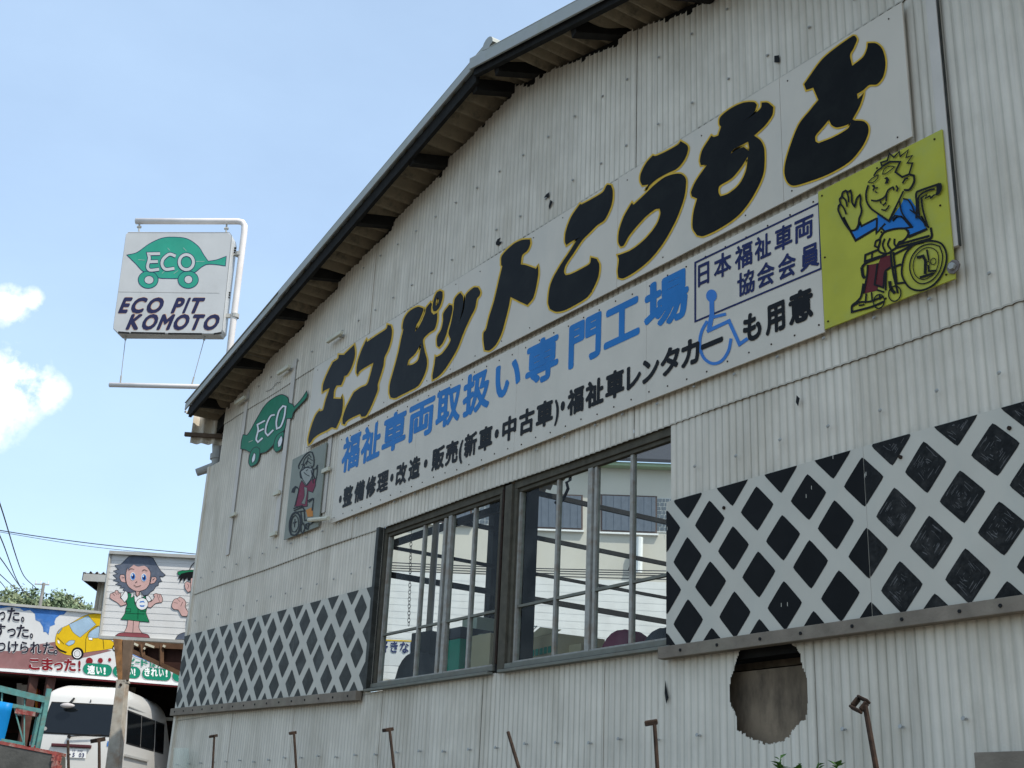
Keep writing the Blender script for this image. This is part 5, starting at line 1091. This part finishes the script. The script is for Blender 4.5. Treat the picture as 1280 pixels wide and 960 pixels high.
# shelter (dark open garage) behind the message billboard
Sh = thing('garage_shelter', 'dark open-fronted garage with timber posts behind the van', 'shelter')
az = math.radians(64); du = Vector((math.cos(az), math.sin(az), 0)); dn = Vector((-math.sin(az), math.cos(az), 0))
o0 = PM.p(110, 848) ; o0 = Vector((o0.x, o0.y, 0)) + dn * .35
def shp(u, v, z): p = o0 + du * u + dn * v; return Vector((p.x, p.y, z))
zr = PM.p(110, 845).z
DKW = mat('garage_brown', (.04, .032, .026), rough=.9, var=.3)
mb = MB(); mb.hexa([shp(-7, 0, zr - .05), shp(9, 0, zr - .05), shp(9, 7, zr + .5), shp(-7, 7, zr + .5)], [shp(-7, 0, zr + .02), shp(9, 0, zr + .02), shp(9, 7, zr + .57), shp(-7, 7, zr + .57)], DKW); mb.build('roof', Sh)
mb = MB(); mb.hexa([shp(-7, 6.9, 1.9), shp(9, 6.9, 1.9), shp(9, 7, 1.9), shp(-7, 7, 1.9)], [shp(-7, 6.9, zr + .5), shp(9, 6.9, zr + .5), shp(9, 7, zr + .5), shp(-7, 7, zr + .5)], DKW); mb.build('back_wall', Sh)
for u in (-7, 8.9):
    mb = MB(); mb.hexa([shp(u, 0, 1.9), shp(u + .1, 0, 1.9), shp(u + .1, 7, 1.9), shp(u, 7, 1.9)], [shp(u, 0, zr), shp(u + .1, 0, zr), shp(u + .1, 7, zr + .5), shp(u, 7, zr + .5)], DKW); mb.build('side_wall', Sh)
BRN = mat('post_red_brown', (.09, .045, .035), rough=.85, var=.3)
for px in (20, 42): 
    p = PM.p(px, 870); mb = MB(); mb.b2(p.x - .08, p.x + .08, p.y + .2, p.y + .36, 1.9, zr, BRN); mb.build('post', Sh)
for z_ in (.35, .75): mb = MB(); mb.beam(shp(-6.9, 6.8, zr - z_), shp(8.9, 6.8, zr - z_), .06, .08, BRN); mb.build('rail', Sh)
mb = MB(); mb.beam(shp(1.4, 1.5, zr - .62), shp(3.6, 1.5, zr - .66), .05, .07, METAL); mb.build('rail', Sh)
pls = facing(35, 880, 30, 64)
for i, (x0_, x1_, y0_, y1_, M, nm) in enumerate([(21, 27, 854, 880, MURW, 'pale'), (27, 34, 856, 884, SIDING, 'white'), (34, 39, 857, 884, YBOX, 'yellow-green'), (44, 47, 861, 878, ORANGE, 'orange'), (48, 50, 862, 878, MURR, 'red'), (62, 72, 870, 884, METAL, 'grey')]):
    mb = MB(); f1 = [pls.p(*p) for p in ((x0_, y1_ + 14), (x1_, y1_ + 14), (x1_, y0_), (x0_, y0_))]; mb.hexa(f1, [p - pls.N * .25 for p in f1], M); o = mb.build('leaning_panel', Sh)

# ------------------------------------------------------------------ the van
vp = ray_at(98, 905, 25.0)
VZ = gz(-24, 1.4); vd = 148.5
V = thing('white_van', 'white high-roof van parked with its tailgate towards the street', 'van', (0, 0, 0), 0)
a_ = math.radians(vd); fwd = Vector((math.cos(a_), math.sin(a_), 0)); side = Vector((math.sin(a_), -math.cos(a_), 0))    # side: towards the photo's left? fixed below
if side.dot(RX) < 0: side = -side
vo = Vector((vp.x, vp.y, 0))
roofpt = ray_at(104, 855, 25.0).z; VH = 2.28; VZ = roofpt - VH + .03
def vw(s, f, z): return vo + side * s + fwd * f + Vector((0, 0, VZ + z))
def hwid(z):  # half width
    if z < .9: return .845
    w_ = .845 - .10 * ((z - .9) / 1.1) ** 1.4
    return w_ if z < 1.9 else w_ - .17 * ((z - 1.9) / .38) ** 3
def rear(z): return .0 + .02 * max(0, .6 - z) + (.16 * ((max(z, 1.0) - 1.0) / 1.0) ** 1.8 if z < 2.0 else .16 + .5 * ((z - 2.0) / .28) ** 2.2)
def front(z): return 4.7 - (0 if z < .95 else (z - .95) * .75)
lv = [.28, .4, .6, .8, .95, 1.1, 1.25, 1.4, 1.55, 1.7, 1.85, 2.0, 2.08, 2.14, 2.19, 2.23, 2.26, 2.28]
def ring(z):
    h, r0, f0 = hwid(z), rear(z), front(z); cr = .13; P_ = []
    for cx, cy, a0 in ((h - cr, f0 - cr, 0), (-h + cr, f0 - cr, 90), (-h + cr, r0 + cr, 180), (h - cr, r0 + cr, 270)):
        for t in range(7): t_ = math.radians(a0 + 15 * t); P_.append((cx + cr * math.cos(t_), cy + cr * math.sin(t_)))
    return P_
mb = MB(); R_ = [ring(z) for z in lv]; n = len(R_[0])
vs = [vw(x, y, z) for P_, z in zip(R_, lv) for x, y in P_]
mb.add(vs, [(j * n + i, j * n + (i + 1) % n, (j + 1) * n + (i + 1) % n, (j + 1) * n + i) for j in range(len(lv) - 1) for i in range(n)] + [tuple((len(lv) - 1) * n + i for i in range(n)), tuple(range(n - 1, -1, -1))], VANW)
body = mb.build('body', V, smooth=True)
def patch(fn, us, zs, M, name, rnd_=.0, parent=V):
    mb = MB(); nu, nz = len(us), len(zs); vs = [fn(u, z) for z in zs for u in us]
    mb.add(vs, [(j * nu + i, j * nu + i + 1, (j + 1) * nu + i + 1, (j + 1) * nu + i) for j in range(nz - 1) for i in range(nu - 1)], M); return mb.build(name, parent, smooth=True)
lin = lambda a, b, n: [a + (b - a) * i / n for i in range(n + 1)]
rearf = lambda off: (lambda u, z: vw(u * (1 - .20 * (z - 1.2)), rear(z) - off, z))
patch(rearf(.006), lin(-.70, .70, 8), lin(1.33, 1.92, 8), RUBBER, 'window_seal'); patch(rearf(.012), lin(-.675, .675, 8), lin(1.355, 1.895, 8), VGLASS, 'rear_window')
patch(rearf(.010), lin(-.42, .3, 4), lin(1.105, 1.165, 2), BRONZE, 'tailgate_garnish'); mb = MB(); mb.beam(vw(-.42, rear(1.1) - .03, 1.14), vw(.3, rear(1.1) - .03, 1.14), .05, .05, BRONZE); mb.build('grab_bar', V, bevel=.01)
patch(rearf(.020), lin(-.10, .23, 2), lin(.93, 1.085, 2), WHITEP, 'number_plate')
mb = MB(); 
def plate_txt(s, x0_, x1_, z0_, z1_, off):
    n = len(s); wv = (x1_ - x0_) / n
    for i, ch in enumerate(s):
        if ch == ' ': continue
        vs, fs = glyph(ch, off); ax = min(v[0] for v in vs); bx = max(v[0] for v in vs); ww = wv * .8 * min(1, (bx - ax) / .5)
        mb.add([vw(x0_ + wv * i + ww * (x - ax) / (bx - ax), rear(1.05) - .024, z0_ + (z1_ - z0_) * (y / .75)) for x, y in vs], fs, NAVY)
plate_txt('・5 03', -.07, .22, .945, 1.02, .03); plate_txt('大分 300', -.03, .17, .135 + .9, 1.07, .01); o = mb.build('plate_lettering', V); o['kind'] = 'stuff'
mb = MB(); mb.tube([vw(-.13, rear(1.3) - .05, 1.30), vw(.3, rear(1.3) - .05, 1.345), vw(.45, rear(1.35) - .04, 1.36)], .012, RUBBER, 6); mb.tube([vw(-.13, rear(1.3) - .0, 1.30), vw(-.13, rear(1.3) - .06, 1.30)], .03, RUBBER, 8); mb.build('wiper', V)
mb = MB(); c = vw(-.25, rear(1.86) - .14, 1.85); mb.tube([c - side * .13, c - side * .08, c, c + side * .08, c + side * .13], [.015, .04, .05, .036, .015], CLEARL, 12); mb.tube([vw(-.2, rear(1.98) + .0, 2.0), c], .02, RUBBER, 6); mb.build('rear_mirror', V, smooth=True)
mb = MB(); mb.tube([vw(.12, rear(1.95) - .0, 1.94), vw(.12, rear(1.95) - .02, 1.99)], .01, RUBBER, 5); mb.build('washer_nozzle', V)
mb = MB(); mb.tube([vw(-.6, rear(1.42) - .014, 1.42), vw(-.6, rear(1.42) - .018, 1.42)], .035, METAL, 12); mb.build('sticker', V)
mb = MB(); mb.hexa([vw(.58, rear(1.2) - .012, 1.1600000000000001), vw(.66, rear(1.2) - .012, 1.1600000000000001), vw(.66, rear(1.2) - .012, 1.25), vw(.58, rear(1.2) - .012, 1.25)], [vw(.58, rear(1.2) - .01, 1.1600000000000001), vw(.66, rear(1.2) - .01, 1.1600000000000001), vw(.66, rear(1.2) - .01, 1.25), vw(.58, rear(1.2) - .01, 1.25)], IRIS); mb.build('badge', V)
for sx in (-1, 1):
    for z0_, z1_, M in ((.97, 1.11, REDL), (1.11, 1.18, CLEARL), (1.18, 1.30, REDL)):
        mb = MB(); pts = [(sx * .71, -.012), (sx * .80, .0), (sx * .85, .06), (sx * .857, .13)]
        for (xa, ya), (xb, yb) in zip(pts, pts[1:]): mb.face([vw(xa, rear(1) + ya, z0_), vw(xb, rear(1) + yb, z0_), vw(xb, rear(1) + yb, z1_ - .004), vw(xa, rear(1) + ya, z1_ - .004)], M)
        mb.face([vw(sx * .71, rear(1) + .05, z0_), vw(sx * .857, rear(1) + .13, z0_), vw(sx * .80, rear(1), z0_), vw(sx * .71, rear(1) - .012, z0_)], M); mb.face([vw(sx * .71, rear(1) + .05, z1_), vw(sx * .857, rear(1) + .13, z1_), vw(sx * .80, rear(1), z1_), vw(sx * .71, rear(1) - .012, z1_)], M)
        mb.build('tail_lamp', V)
for sx in (-1, 1):
    sf = lambda off, sx=sx: (lambda u, z: vw(sx * (hwid(z) + off), u, z))
    for a0, b0 in ((.42, 1.5), (1.58, 2.7), (2.82, 3.6)):
        patch(sf(.003), lin(a0 - .03, b0 + .03, 3), lin(1.24, 1.86, 6), RUBBER, 'window_seal'); patch(sf(.006), lin(a0, b0, 3), lin(1.27, 1.83, 6), VGLASS, 'side_window')
    mb = MB(); mb.beam(vw(sx * .86, .3, 1.03), vw(sx * .86, 2.2, 1.03), .03, .04, METAL); mb.build('slide_rail', V)
    for f_ in (.95, 3.75):
        c = vw(sx * .76, f_, .33); mb = MB(); mb.tube([c - side * sx * .1, c + side * sx * .1], .32, RUBBER, 24); w_ = mb.build('wheel', V); mb = MB(); mb.tube([c + side * sx * .09, c + side * sx * .105], .19, METAL, 20); mb.build('rim', w_)
        mb = MB(); mb.tube([c + side * sx * .082, c + side * sx * .0895], .38, RUBBER, 24); mb.build('wheel_arch', V)
    mb = MB(); mb.beam(vw(sx * .757, .45, 1.93), vw(sx * .72, 3.1, 1.93), .03, .02, METAL); mb.build('roof_gutter', V)
mb = MB(); mb.b2(-.001, .001, -.001, .001, 0, .001, RUBBER)
mb = MB(); mb.hexa([vw(-.84, -.07, .3), vw(.84, -.07, .3), vw(.84, .12, .3), vw(-.84, .12, .3)], [vw(-.84, -.07, .55), vw(.84, -.07, .55), vw(.84, .1, .55), vw(-.84, .1, .55)], VANW); mb.build('rear_bumper', V, bevel=.03)

# ------------------------------------------------------------------ teal rack with blue tarp, concrete block wall, bits
PT = facing(30, 900, 17.0, 58)
Rk = thing('teal_rack', 'rusty teal steel rack standing left of the van', 'rack')
for a, b, w_ in (((-40, 851), (58, 875), .075), ((-40, 872), (53, 889), .05), ((2, 926), (30, 931), .055), ((61.5, 861), (46, 940), .055), ((55, 876), (40, 935), .03), ((48, 896), (40, 933), .02), ((31, 868), (30, 930), .014), ((18, 885), (31, 934), .014), ((3, 862), (2, 878), .018), ((-30, 858), (-40, 960), .05)):
    mb = MB(); mb.beam(PT.p(*a), PT.p(*b), w_, w_, TEAL); mb.build('bar', Rk)
mb = MB(); f1 = [PT.p(*p) for p in ((34, 930), (44, 931), (50, 892), (42, 891))]; mb.hexa([p - PT.N * .1 for p in f1], [p - PT.N * .13 for p in f1], TEAL); mb.build('mesh_panel', Rk)
mb = MB(); mb.beam(PT.p(20, 888) - PT.N * .05, PT.p(45, 892) - PT.N * .05, .15, .07, REDP); mb.build('shelf_bar', Rk)
for x in (-30, 47): mb = MB(); p = PT.p(x, 938); mb.b2(p.x - .03, p.x + .03, p.y - .03, p.y + .03, 1.7, p.z, TEAL); mb.build('leg', Rk)
mb = MB(); nn_ = 10; vs = []
for j in range(7):
    for i in range(nn_ + 1):
        t = i / nn_; v = j / 6; x = -60 + (78 - v * 17) * t; y = 866 + 14 * t + v * (62 - 8 * (1 - t)); vs.append(PT.p(x, y, .04 + .03 * math.sin(t * 9 + v * 3)))
mb.add(vs, [(j * (nn_ + 1) + i, j * (nn_ + 1) + i + 1, (j + 1) * (nn_ + 1) + i + 1, (j + 1) * (nn_ + 1) + i) for j in range(6) for i in range(nn_)], TARP)
mb.add([PT.p(*p, .1) for p in ((-20, 890), (2, 889), (3, 892), (-20, 893))], [(0, 1, 2, 3)], MURY)
o = mb.build('blue_banner', smooth=True); s_ = o.modifiers.new('s', 'SOLIDIFY'); s_.thickness = .004; tag(o, 'bright blue tarpaulin banner hung over the teal rack', 'tarpaulin')
PC = facing(35, 945, 12.0, 60)
Cw = thing('block_wall', 'dark concrete wall with flaking red coping in front of the van', 'wall')
mb = MB(); f1 = [PC.p(*p) for p in ((-140, 1330), (71, 1330), (71, 944), (-140, 903))]; f2 = [p - PC.N * .3 for p in f1]; mb.hexa(f1, f2, CONC); mb.build('wall_body', Cw, bevel=.01)
rr = random.Random(2); mb = MB()
for i in range(60):
    t = i / 60; a, b = PC.p(-140 + 211 * t, 903 + 41 * t), PC.p(-140 + 211 * (t + 1 / 60), 903 + 41 * (t + 1 / 60)); h = rr.uniform(.012, .03)
    mb.hexa([a + PC.N * .006, b + PC.N * .006, b - PC.N * .3, a - PC.N * .3], [a + PC.N * .006 + Vector((0, 0, h)), b + PC.N * .006 + Vector((0, 0, h)), b - PC.N * .3 + Vector((0, 0, h)), a - PC.N * .3 + Vector((0, 0, h))], REDP)
for i in range(26):
    p = PC.p(70 + rr.uniform(-2, 2.5), 944 + rr.uniform(0, 22)); mb.box(p, [rr.uniform(.02, .06) for _ in range(3)], REDP, Matrix.Rotation(rr.uniform(0, 3), 3, 'Z'))
mb.build('coping', Cw)

# ------------------------------------------------------------------ rusty stakes on the retaining wall
GS = 'rusty stakes along the retaining wall'
def stake(hx, hy, fx, fy, head, label, Y=-2.3, r=.0072, hs=.036, tilt=.25):
    pl = Pl((0, Y, 0), (0, -1, 0)); a = pl.p(hx, hy); b = pl.p(fx, fy); d = (b - a); k = (1.72 - a.z) / d.z; base = a + d * k
    T = thing('rusty_stake', label, 'stake', base, 0, GS); mb = MB(); top = a - base; mb.tube([(0, 0, 0), top * .3 + Vector((.004, 0, 0)), top], [r, r * 1.02, r * .95], RUST, 8); mb.build('rod', T)
    if head:
        mb = MB(); c = top + Vector((-hs * .45, 0, 0)); w_, h_, d_ = hs, hs * .45, hs * .9; t_ = hs * .2
        # bent flat-bar loop
        Rm = Matrix.Rotation(tilt, 3, 'X') @ Matrix.Rotation(hx * .7, 3, 'Z')
        for s_ in (-1, 1): mb.box(c + Rm @ Vector((0, s_ * d_ / 2, 0)), (w_ + t_, t_, h_), RUST, Rm); mb.box(c + Rm @ Vector((s_ * w_ / 2, 0, 0)), (t_, d_ - t_, h_ * .98), RUST, Rm)
        mb.build('loop_head', T, bevel=.003)
stake(268, 920, 265.5, 960, 1, 'rusty stake with loop head nearest the left corner of the wall')
stake(367.5, 916, 370, 960, 1, 'rusty stake with loop head below the faded diamond board')
stake(487, 912, 492, 960, 1, 'rusty stake with loop head below the left window')
stake(635, 915, 648, 960, 0, 'leaning bare rusty rod without a head below the windows')
stake(818, 903, 821, 960, 1, 'rusty stake with loop head left of the broken hole', hs=.038)
stake(1081, 880, 1094, 960, 1, 'tall rusty stake with open loop head right of the broken hole', hs=.042, r=.008, tilt=1.0)
stake(85, 926, 85.5, 960, 0, 'thin bare rusty rod in front of the van number plate', r=.012)
stake(124, 925, 124, 960, 1, 'rusty stake with loop head in front of the van', hs=.07, r=.012)
# weeds on the lot edge
def weed(px, py, h, seed, label, Y=-1.2):
    pl = Pl((0, Y, 0), (0, -1, 0)); top = pl.p(px, py); rr = random.Random(seed); base = Vector((top.x, Y, 1.74)); T = thing('weed_plant', label, 'weed', base)
    mb = MB(); H = top.z - 1.74; st = [Vector((.02 * math.sin(i), .01 * i / 5, H * i / 6)) for i in range(7)]; mb.tube(st, [.006] * 6 + [.002], LEAFM, 5); mb.build('stem', T)
    for i in range(26):
        z = H * rr.uniform(.4, 1.0); a = rr.uniform(0, 6.28); l = rr.uniform(.03, .06) * (1.2 - .4 * z / H); c = Vector((0, 0, z)); d = Vector((math.cos(a), math.sin(a), rr.uniform(.1, .7))).normalized(); s_ = d.cross(Vector((0, 0, 1))).normalized() * l * .32
        mb = MB(); t = c + d * l; m1 = c + d * l * .45; mb.face([c, m1 + s_ + Vector((0, 0, .006)), t], LEAFM); mb.face([c, t, m1 - s_ + Vector((0, 0, .006))], LEAFM); mb.build('leaf', T)
weed(1000, 957, .4, 1, 'broad-leaved weed at the foot of the wall right of the broken hole'); weed(1046, 954, .4, 4, 'upright weed beside the tallest stake'); weed(975, 948, .5, 6, 'thin weed directly below the broken hole'); weed(1022, 953, .4, 9, 'low weed between the broken hole and the tallest stake')
mb = MB(); pl = Pl((0, -.05, 0), (0, -1, 0)); a = pl.p(1222, 941); mb.b2(a.x, a.x + .9, -.08, -.05, 1.72, a.z, LEDGE); o = mb.build('leaning_plank', bevel=.004); tag(o, 'grey timber plank against the wall foot at the far right', 'plank')
mb = MB(); pl = Pl((0, -.12, 0), (0, -1, 0)); q = [pl.p(*p) for p in ((216, 975), (236, 975), (236, 935), (217, 935))]; mb.face(q, GLASS2); o = mb.build('glass_sheet'); tag(o, 'clear glass sheet leaning at the left corner of the wall', 'glass')

# ------------------------------------------------------------------ beyond the workshop: siding board, cream building, shed
Wb = thing('siding_billboard', 'blank white lap-sided board seen through the windows', 'billboard')
PW = facing(650, 770, 31, 55)
siding_board(Wb, PW, ((440, 712), (960, 733), (960, 890), (440, 845)), 16, .05, SIDING)
Ts = thing('word_signboard', 'white sign with blue Japanese word and yellow edge seen through the left window', 'signboard')
PQ = facing(500, 808, 29, 55); mb = MB(); f1 = [PQ.p(*p) for p in ((440, 830), (545, 834), (545, 802), (440, 798))]; mb.hexa(f1, [p - PQ.N * .05 for p in f1], MURW); mb.build('board', Ts)
A = Art(PQ, (420, 780), 8, .01, .001); A.line([(300, 155), (960, 178)], 14, MURY, sm=False)
for c in [('大', 330, 430), ('好', 440, 520), ('き', 545, 620), ('な', 640, 730), ('町', 745, 830)]: text_chars(A, [c], ((0, 155), (1000, 185)), ((0, 270), (1000, 300)), NAVY, off=.03, parent=Ts)
A.mb.build('yellow_edge', Ts)
Cb = thing('cream_building', 'two-storey cream house with curtained windows and glass-block panels seen through the workshop', 'building')
PH = facing(700, 690, 42, 55); C2 = lambda x, y, l=0: PH.p(460 + x / 2.91, 530 + y / 2.91, l)
def hb(mb, x0_, y0_, x1_, y1_, lift, dep, M, sk=.035):
    yy = lambda x, y: y + sk * (x - x0_)
    f1 = [C2(x0_, y1_, lift), C2(x1_, yy(x1_, y1_), lift), C2(x1_, yy(x1_, y0_), lift), C2(x0_, y0_, lift)]; mb.hexa(f1, [p - PH.N * dep for p in f1], M)
mb = MB(); a = C2(40, 900); b = C2(1500, 900); tz = C2(820, 158).z
mb.hexa([Vector((a.x, a.y, 1.7)), Vector((b.x, b.y, 1.7)), Vector((b.x, b.y, tz)), Vector((a.x, a.y, tz))], [p - PH.N * 7 for p in (Vector((a.x, a.y, 1.7)), Vector((b.x, b.y, 1.7)), Vector((b.x, b.y, tz)), Vector((a.x, a.y, tz)))], CREAMW); mb.build('wall', Cb)
mb = MB(); mb.hexa([Vector((a.x, a.y, tz)) + PH.N * .4, Vector((b.x, b.y, tz)) + PH.N * .4, Vector((b.x, b.y, tz + .12)) + PH.N * .4, Vector((a.x, a.y, tz + .12)) + PH.N * .4], [p - PH.N * 7.5 for p in (Vector((a.x, a.y, tz)), Vector((b.x, b.y, tz)), Vector((b.x, b.y, tz + .12)), Vector((a.x, a.y, tz + .12)))], EAVEG); mb.build('eave', Cb)
mb = MB(); e = [Vector((a.x, a.y, tz + .12)) + PH.N * .5, Vector((b.x, b.y, tz + .12)) + PH.N * .5, Vector((b.x, b.y, tz + 2.2)) - PH.N * 3.5, Vector((a.x, a.y, tz + 2.2)) - PH.N * 3.5]; mb.hexa(e, [p + Vector((0, 0, .12)) for p in e], TILE); mb.build('roof', Cb)
for x0_, x1_, y0_, y1_ in ((592, 775, 258, 374), (852, 1045, 262, 386), (120, 372, 240, 350)):
    W = MB(); hb(W, x0_ - 6, y0_ - 6, x1_ + 6, y1_ + 6, .03, .06, BRWIN); W_ = W.build('window', Cb)
    mb = MB(); k = 14
    for i in range(k): xa = x0_ + (x1_ - x0_) * i / k; hb(mb, xa, y0_ + .035 * (xa - x0_), xa + (x1_ - x0_) / k * 1.0, y1_ + .035 * (xa - x0_), .06 + .012 * (i % 2), .03, CURT)
    mb.build('curtain', W_)
    mb = MB(); hb(mb, x0_ - 10, y1_ + 8, x1_ + 10, y1_ + 14, .12, .15, WHITEP); mb.build('sill', W_)
for x0_, y0_, nx in ((1050, 272, 5), (378, 246, 6)):
    mb = MB(); hb(mb, x0_ - 3, y0_ - 3, x0_ + nx * 19 + 3, y0_ + 122, .02, .05, MORT); P_ = mb.build('block_panel', Cb)
    for j in range(8):
        x = x0_ + 1; i = 0
        while x < x0_ + nx * 19 - 4:
            wv = [20, 12, 16][(i + j) % 3]; wv = min(wv, x0_ + nx * 19 - x)
            q = MB(); hb(q, x, y0_ + j * 14.8 + .035 * (x - x0_), x + wv - 2.6, y0_ + j * 14.8 + 11.6 + .035 * (x - x0_), .035, .02, BLKG); q.build('glass_block', P_); x += wv; i += 1
mb = MB(); p = C2(985, 420); p2 = C2(982, 548); mb.tube([p + PH.N * .3, p2 + PH.N * .3], .12, WHITEP, 10); mb.build('vent_pipe', Cb)
mb = MB(); mb.tube([C2(980, 440) + PH.N * .3, C2(945, 540) + PH.N * .3], .03, DARKW, 6); mb.build('stay_rod', Cb)
# cables between the board and the house
for i, (ya, yb, sag) in enumerate(((500, 535, 6), (512, 545, 3), (520, 552, 5), (530, 566, 2))):
    pl = facing(650, 700, 36, 55); mb = MB(); mb.tube([pl.p(460 + x / 2.91, 530 + (ya + (yb - ya) * (x / 1100) + sag * math.sin(x / 1100 * math.pi)) / 2.91) for x in range(-60, 1260, 60)], .016, WIREM, 5); o = mb.build('cable'); tag(o, ['highest', 'second', 'third', 'lowest'][i] + ' of four dark cables running in front of the cream house', 'cable', 'cables in front of the cream house')
Sd = thing('tin_shed', 'narrow beige corrugated shed rising behind the two billboards', 'shed')
PD = facing(122, 740, 33, 60); mb = MB(); f1 = [PD.p(*p) for p in ((110, 850), (170, 853), (170, 727), (116.5, 724))]
a0, b0 = PD.p(113, 790), PD.p(180, 795); zt_ = PD.p(125, 724).z; n = 40
for i in range(n):
    t0, t1 = i / n, (i + 1) / n; off = lambda t: PD.N * (.03 * math.cos(t * 2 * math.pi * 12)); q0 = a0.lerp(b0, t0) + off(t0); q1 = a0.lerp(b0, t1) + off(t1)
    mb.face([(q0.x, q0.y, 1.7), (q1.x, q1.y, 1.7), (q1.x, q1.y, zt_), (q0.x, q0.y, zt_)], BEIGE)
bk = [Vector((a0.x, a0.y, 0)) - PD.N * 3, Vector((b0.x, b0.y, 0)) - PD.N * 3]
mb.face([(a0.x, a0.y, 1.7), (bk[0].x, bk[0].y, 1.7), (bk[0].x, bk[0].y, zt_), (a0.x, a0.y, zt_)], BEIGE); mb.build('shed_wall', Sd)
mb = MB(); n = 48; rp = []
fa, fb = PD.p(109, 722, .35), PD.p(180, 726, .35); fb = Vector((fb.x, fb.y, fa.z))
for i in range(n + 1):
    t = i / n; c = fa.lerp(fb, t); z = c.z + .05 + .06 * max(0, math.cos(t * 2 * math.pi * 9)); rp.append(Vector((c.x, c.y, z)))
for i in range(n): a, b = rp[i], rp[i + 1]; mb.face([a, b, b - PD.N * 3.6, a - PD.N * 3.6], SOFFIT2)
mb.build('shed_roof', Sd)
mb = MB(); mb.beam(fa - Vector((0, 0, .06)), fb - Vector((0, 0, .06)), .05, .18, METAL); mb.beam(fa - Vector((0, 0, .03)), fa - PD.N * 3 - Vector((0, 0, .03)), .05, .2, DARKW); mb.build('eave_board', Sd)

# ------------------------------------------------------------------ hill trees, utility pole, overhead wires
def tree(px, py, dist, rad, hgt, M, label, seed, group='trees behind the mural billboard'):
    rr = random.Random(seed); top = ray_at(px, py, dist); base = Vector((top.x, top.y, gz(top.x, 5))); T = thing('tree', label, 'tree', base, 0, group); H = top.z - base.z
    mb = MB(); mb.tube([(0, 0, 0), (.1, 0, H * .45), (.0, .1, H * .8)], [.35, .25, .08], BARK, 8)
    for i in range(6): a = rr.uniform(0, 6.28); z = H * rr.uniform(.45, .75); mb.tube([(0, 0, z), (math.cos(a) * rad * .6, math.sin(a) * rad * .6, z + H * .15)], [.12, .03], BARK, 5)
    mb.build('trunk', T)
    mb = MB(); cl = []
    for i in range(34):
        a = rr.uniform(0, 6.28); u = rr.random() ** .5; v = rr.uniform(-1, 1); r = math.sqrt(max(0, 1 - v * v)) * u; cl.append((Vector((math.cos(a) * r * rad, math.sin(a) * r * rad, H - hgt / 2 + v * hgt / 2 * .8)), rad * rr.uniform(.18, .38)))
    for c, R__ in cl:
        for k in range(230):
            d = Vector((rr.gauss(0, 1), rr.gauss(0, 1), rr.gauss(0, 1))).normalized(); p = c + d * R__ * rr.uniform(.6, 1.08); s = rr.uniform(.08, .2)
            e1 = Vector((rr.gauss(0, 1), rr.gauss(0, 1), rr.gauss(0, 1))).normalized(); e2 = (d * .8 + e1).cross(e1).normalized(); mb.face([p - e1 * s, p + e2 * s * .6, p + e1 * s, p - e2 * s * .6], M)
    mb.build('crown', T)
tree(6, 742, 95, 3.6, 6, FOL2, 'dark green tree at the left edge above the mural billboard', 1); tree(33, 736, 92, 3.4, 7, FOL, 'tallest olive green tree left of the utility pole', 2); tree(66, 738, 92, 3.0, 6, FOL2, 'rounded green tree right of the utility pole', 3); tree(88, 750, 98, 3.0, 5, FOL, 'low olive tree near the tin shed', 4); tree(103, 758, 104, 2.4, 4, FOL2, 'lowest tree at the right end of the row beside the tin shed', 5); tree(-30, 745, 98, 4, 6, FOL, 'wide olive tree farthest left behind the mural billboard', 6)
Up = thing('utility_pole', 'thin grey utility pole with crossarm rising out of the trees', 'utility pole')
pt = ray_at(55, 728.5, 80); pb_ = Vector((pt.x, pt.y, 1.9)); sdv = RX.copy(); sdv.z = 0; sdv.normalize()
mb = MB(); mb.tube([pb_, pt], [.16, .09], CONCL, 10); mb.build('pole', Up); 
for z_, w_ in ((-.1, .55), (-1.5, .5)):
    mb = MB(); mb.beam(pt + Vector((0, 0, z_)) - sdv * w_, pt + Vector((0, 0, z_)) + sdv * w_ * .6, .07, .07, METAL); mb.build('crossarm', Up)
for k in (-.5, -.2, .25): mb = MB(); p = pt + Vector((0, 0, -.1)) + sdv * k; mb.tube([p, p + Vector((0, 0, .22))], .035, WHITEP, 6); mb.build('insulator', Up)
def wire(pts, d0, d1, r, label):
    mb = MB(); n = len(pts); P_ = smooth_loop(pts, False, 80, 6); m_ = len(P_); mb.tube([ray_at(q.x, q.y, d0 + (d1 - d0) * i / (m_ - 1)) for i, q in enumerate(P_)], r, WIREM, 5); o = mb.build('overhead_wire'); tag(o, label, 'wire', 'overhead wires on the left')
wire([(-120, 640), (0, 663), (120, 680), (250, 693)], 26, 34, .011, 'upper overhead wire crossing behind the left corner of the workshop'); wire([(-120, 643), (0, 665), (120, 684), (250, 696)], 26, 34, .006, 'thin lower wire running just beneath the crossing wire')
wire([(-40, 520), (0, 630), (20, 695), (30, 720), (45, 735)], 30, 78, .022, 'highest steep wire dropping to the utility pole'); wire([(-40, 590), (0, 670), (18, 718), (30, 742)], 30, 78, .022, 'second steep wire dropping towards the trees')
wire([(-40, 650), (0, 697), (25, 733), (40, 748)], 30, 78, .02, 'third sloping wire above the trees'); wire([(-30, 690), (0, 718), (22, 738)], 30, 78, .02, 'fourth short sloping wire at the left edge'); wire([(-30, 705), (0, 727), (12, 743)], 30, 78, .018, 'lowest sloping wire at the left edge')
print('objects', len(SC.objects))
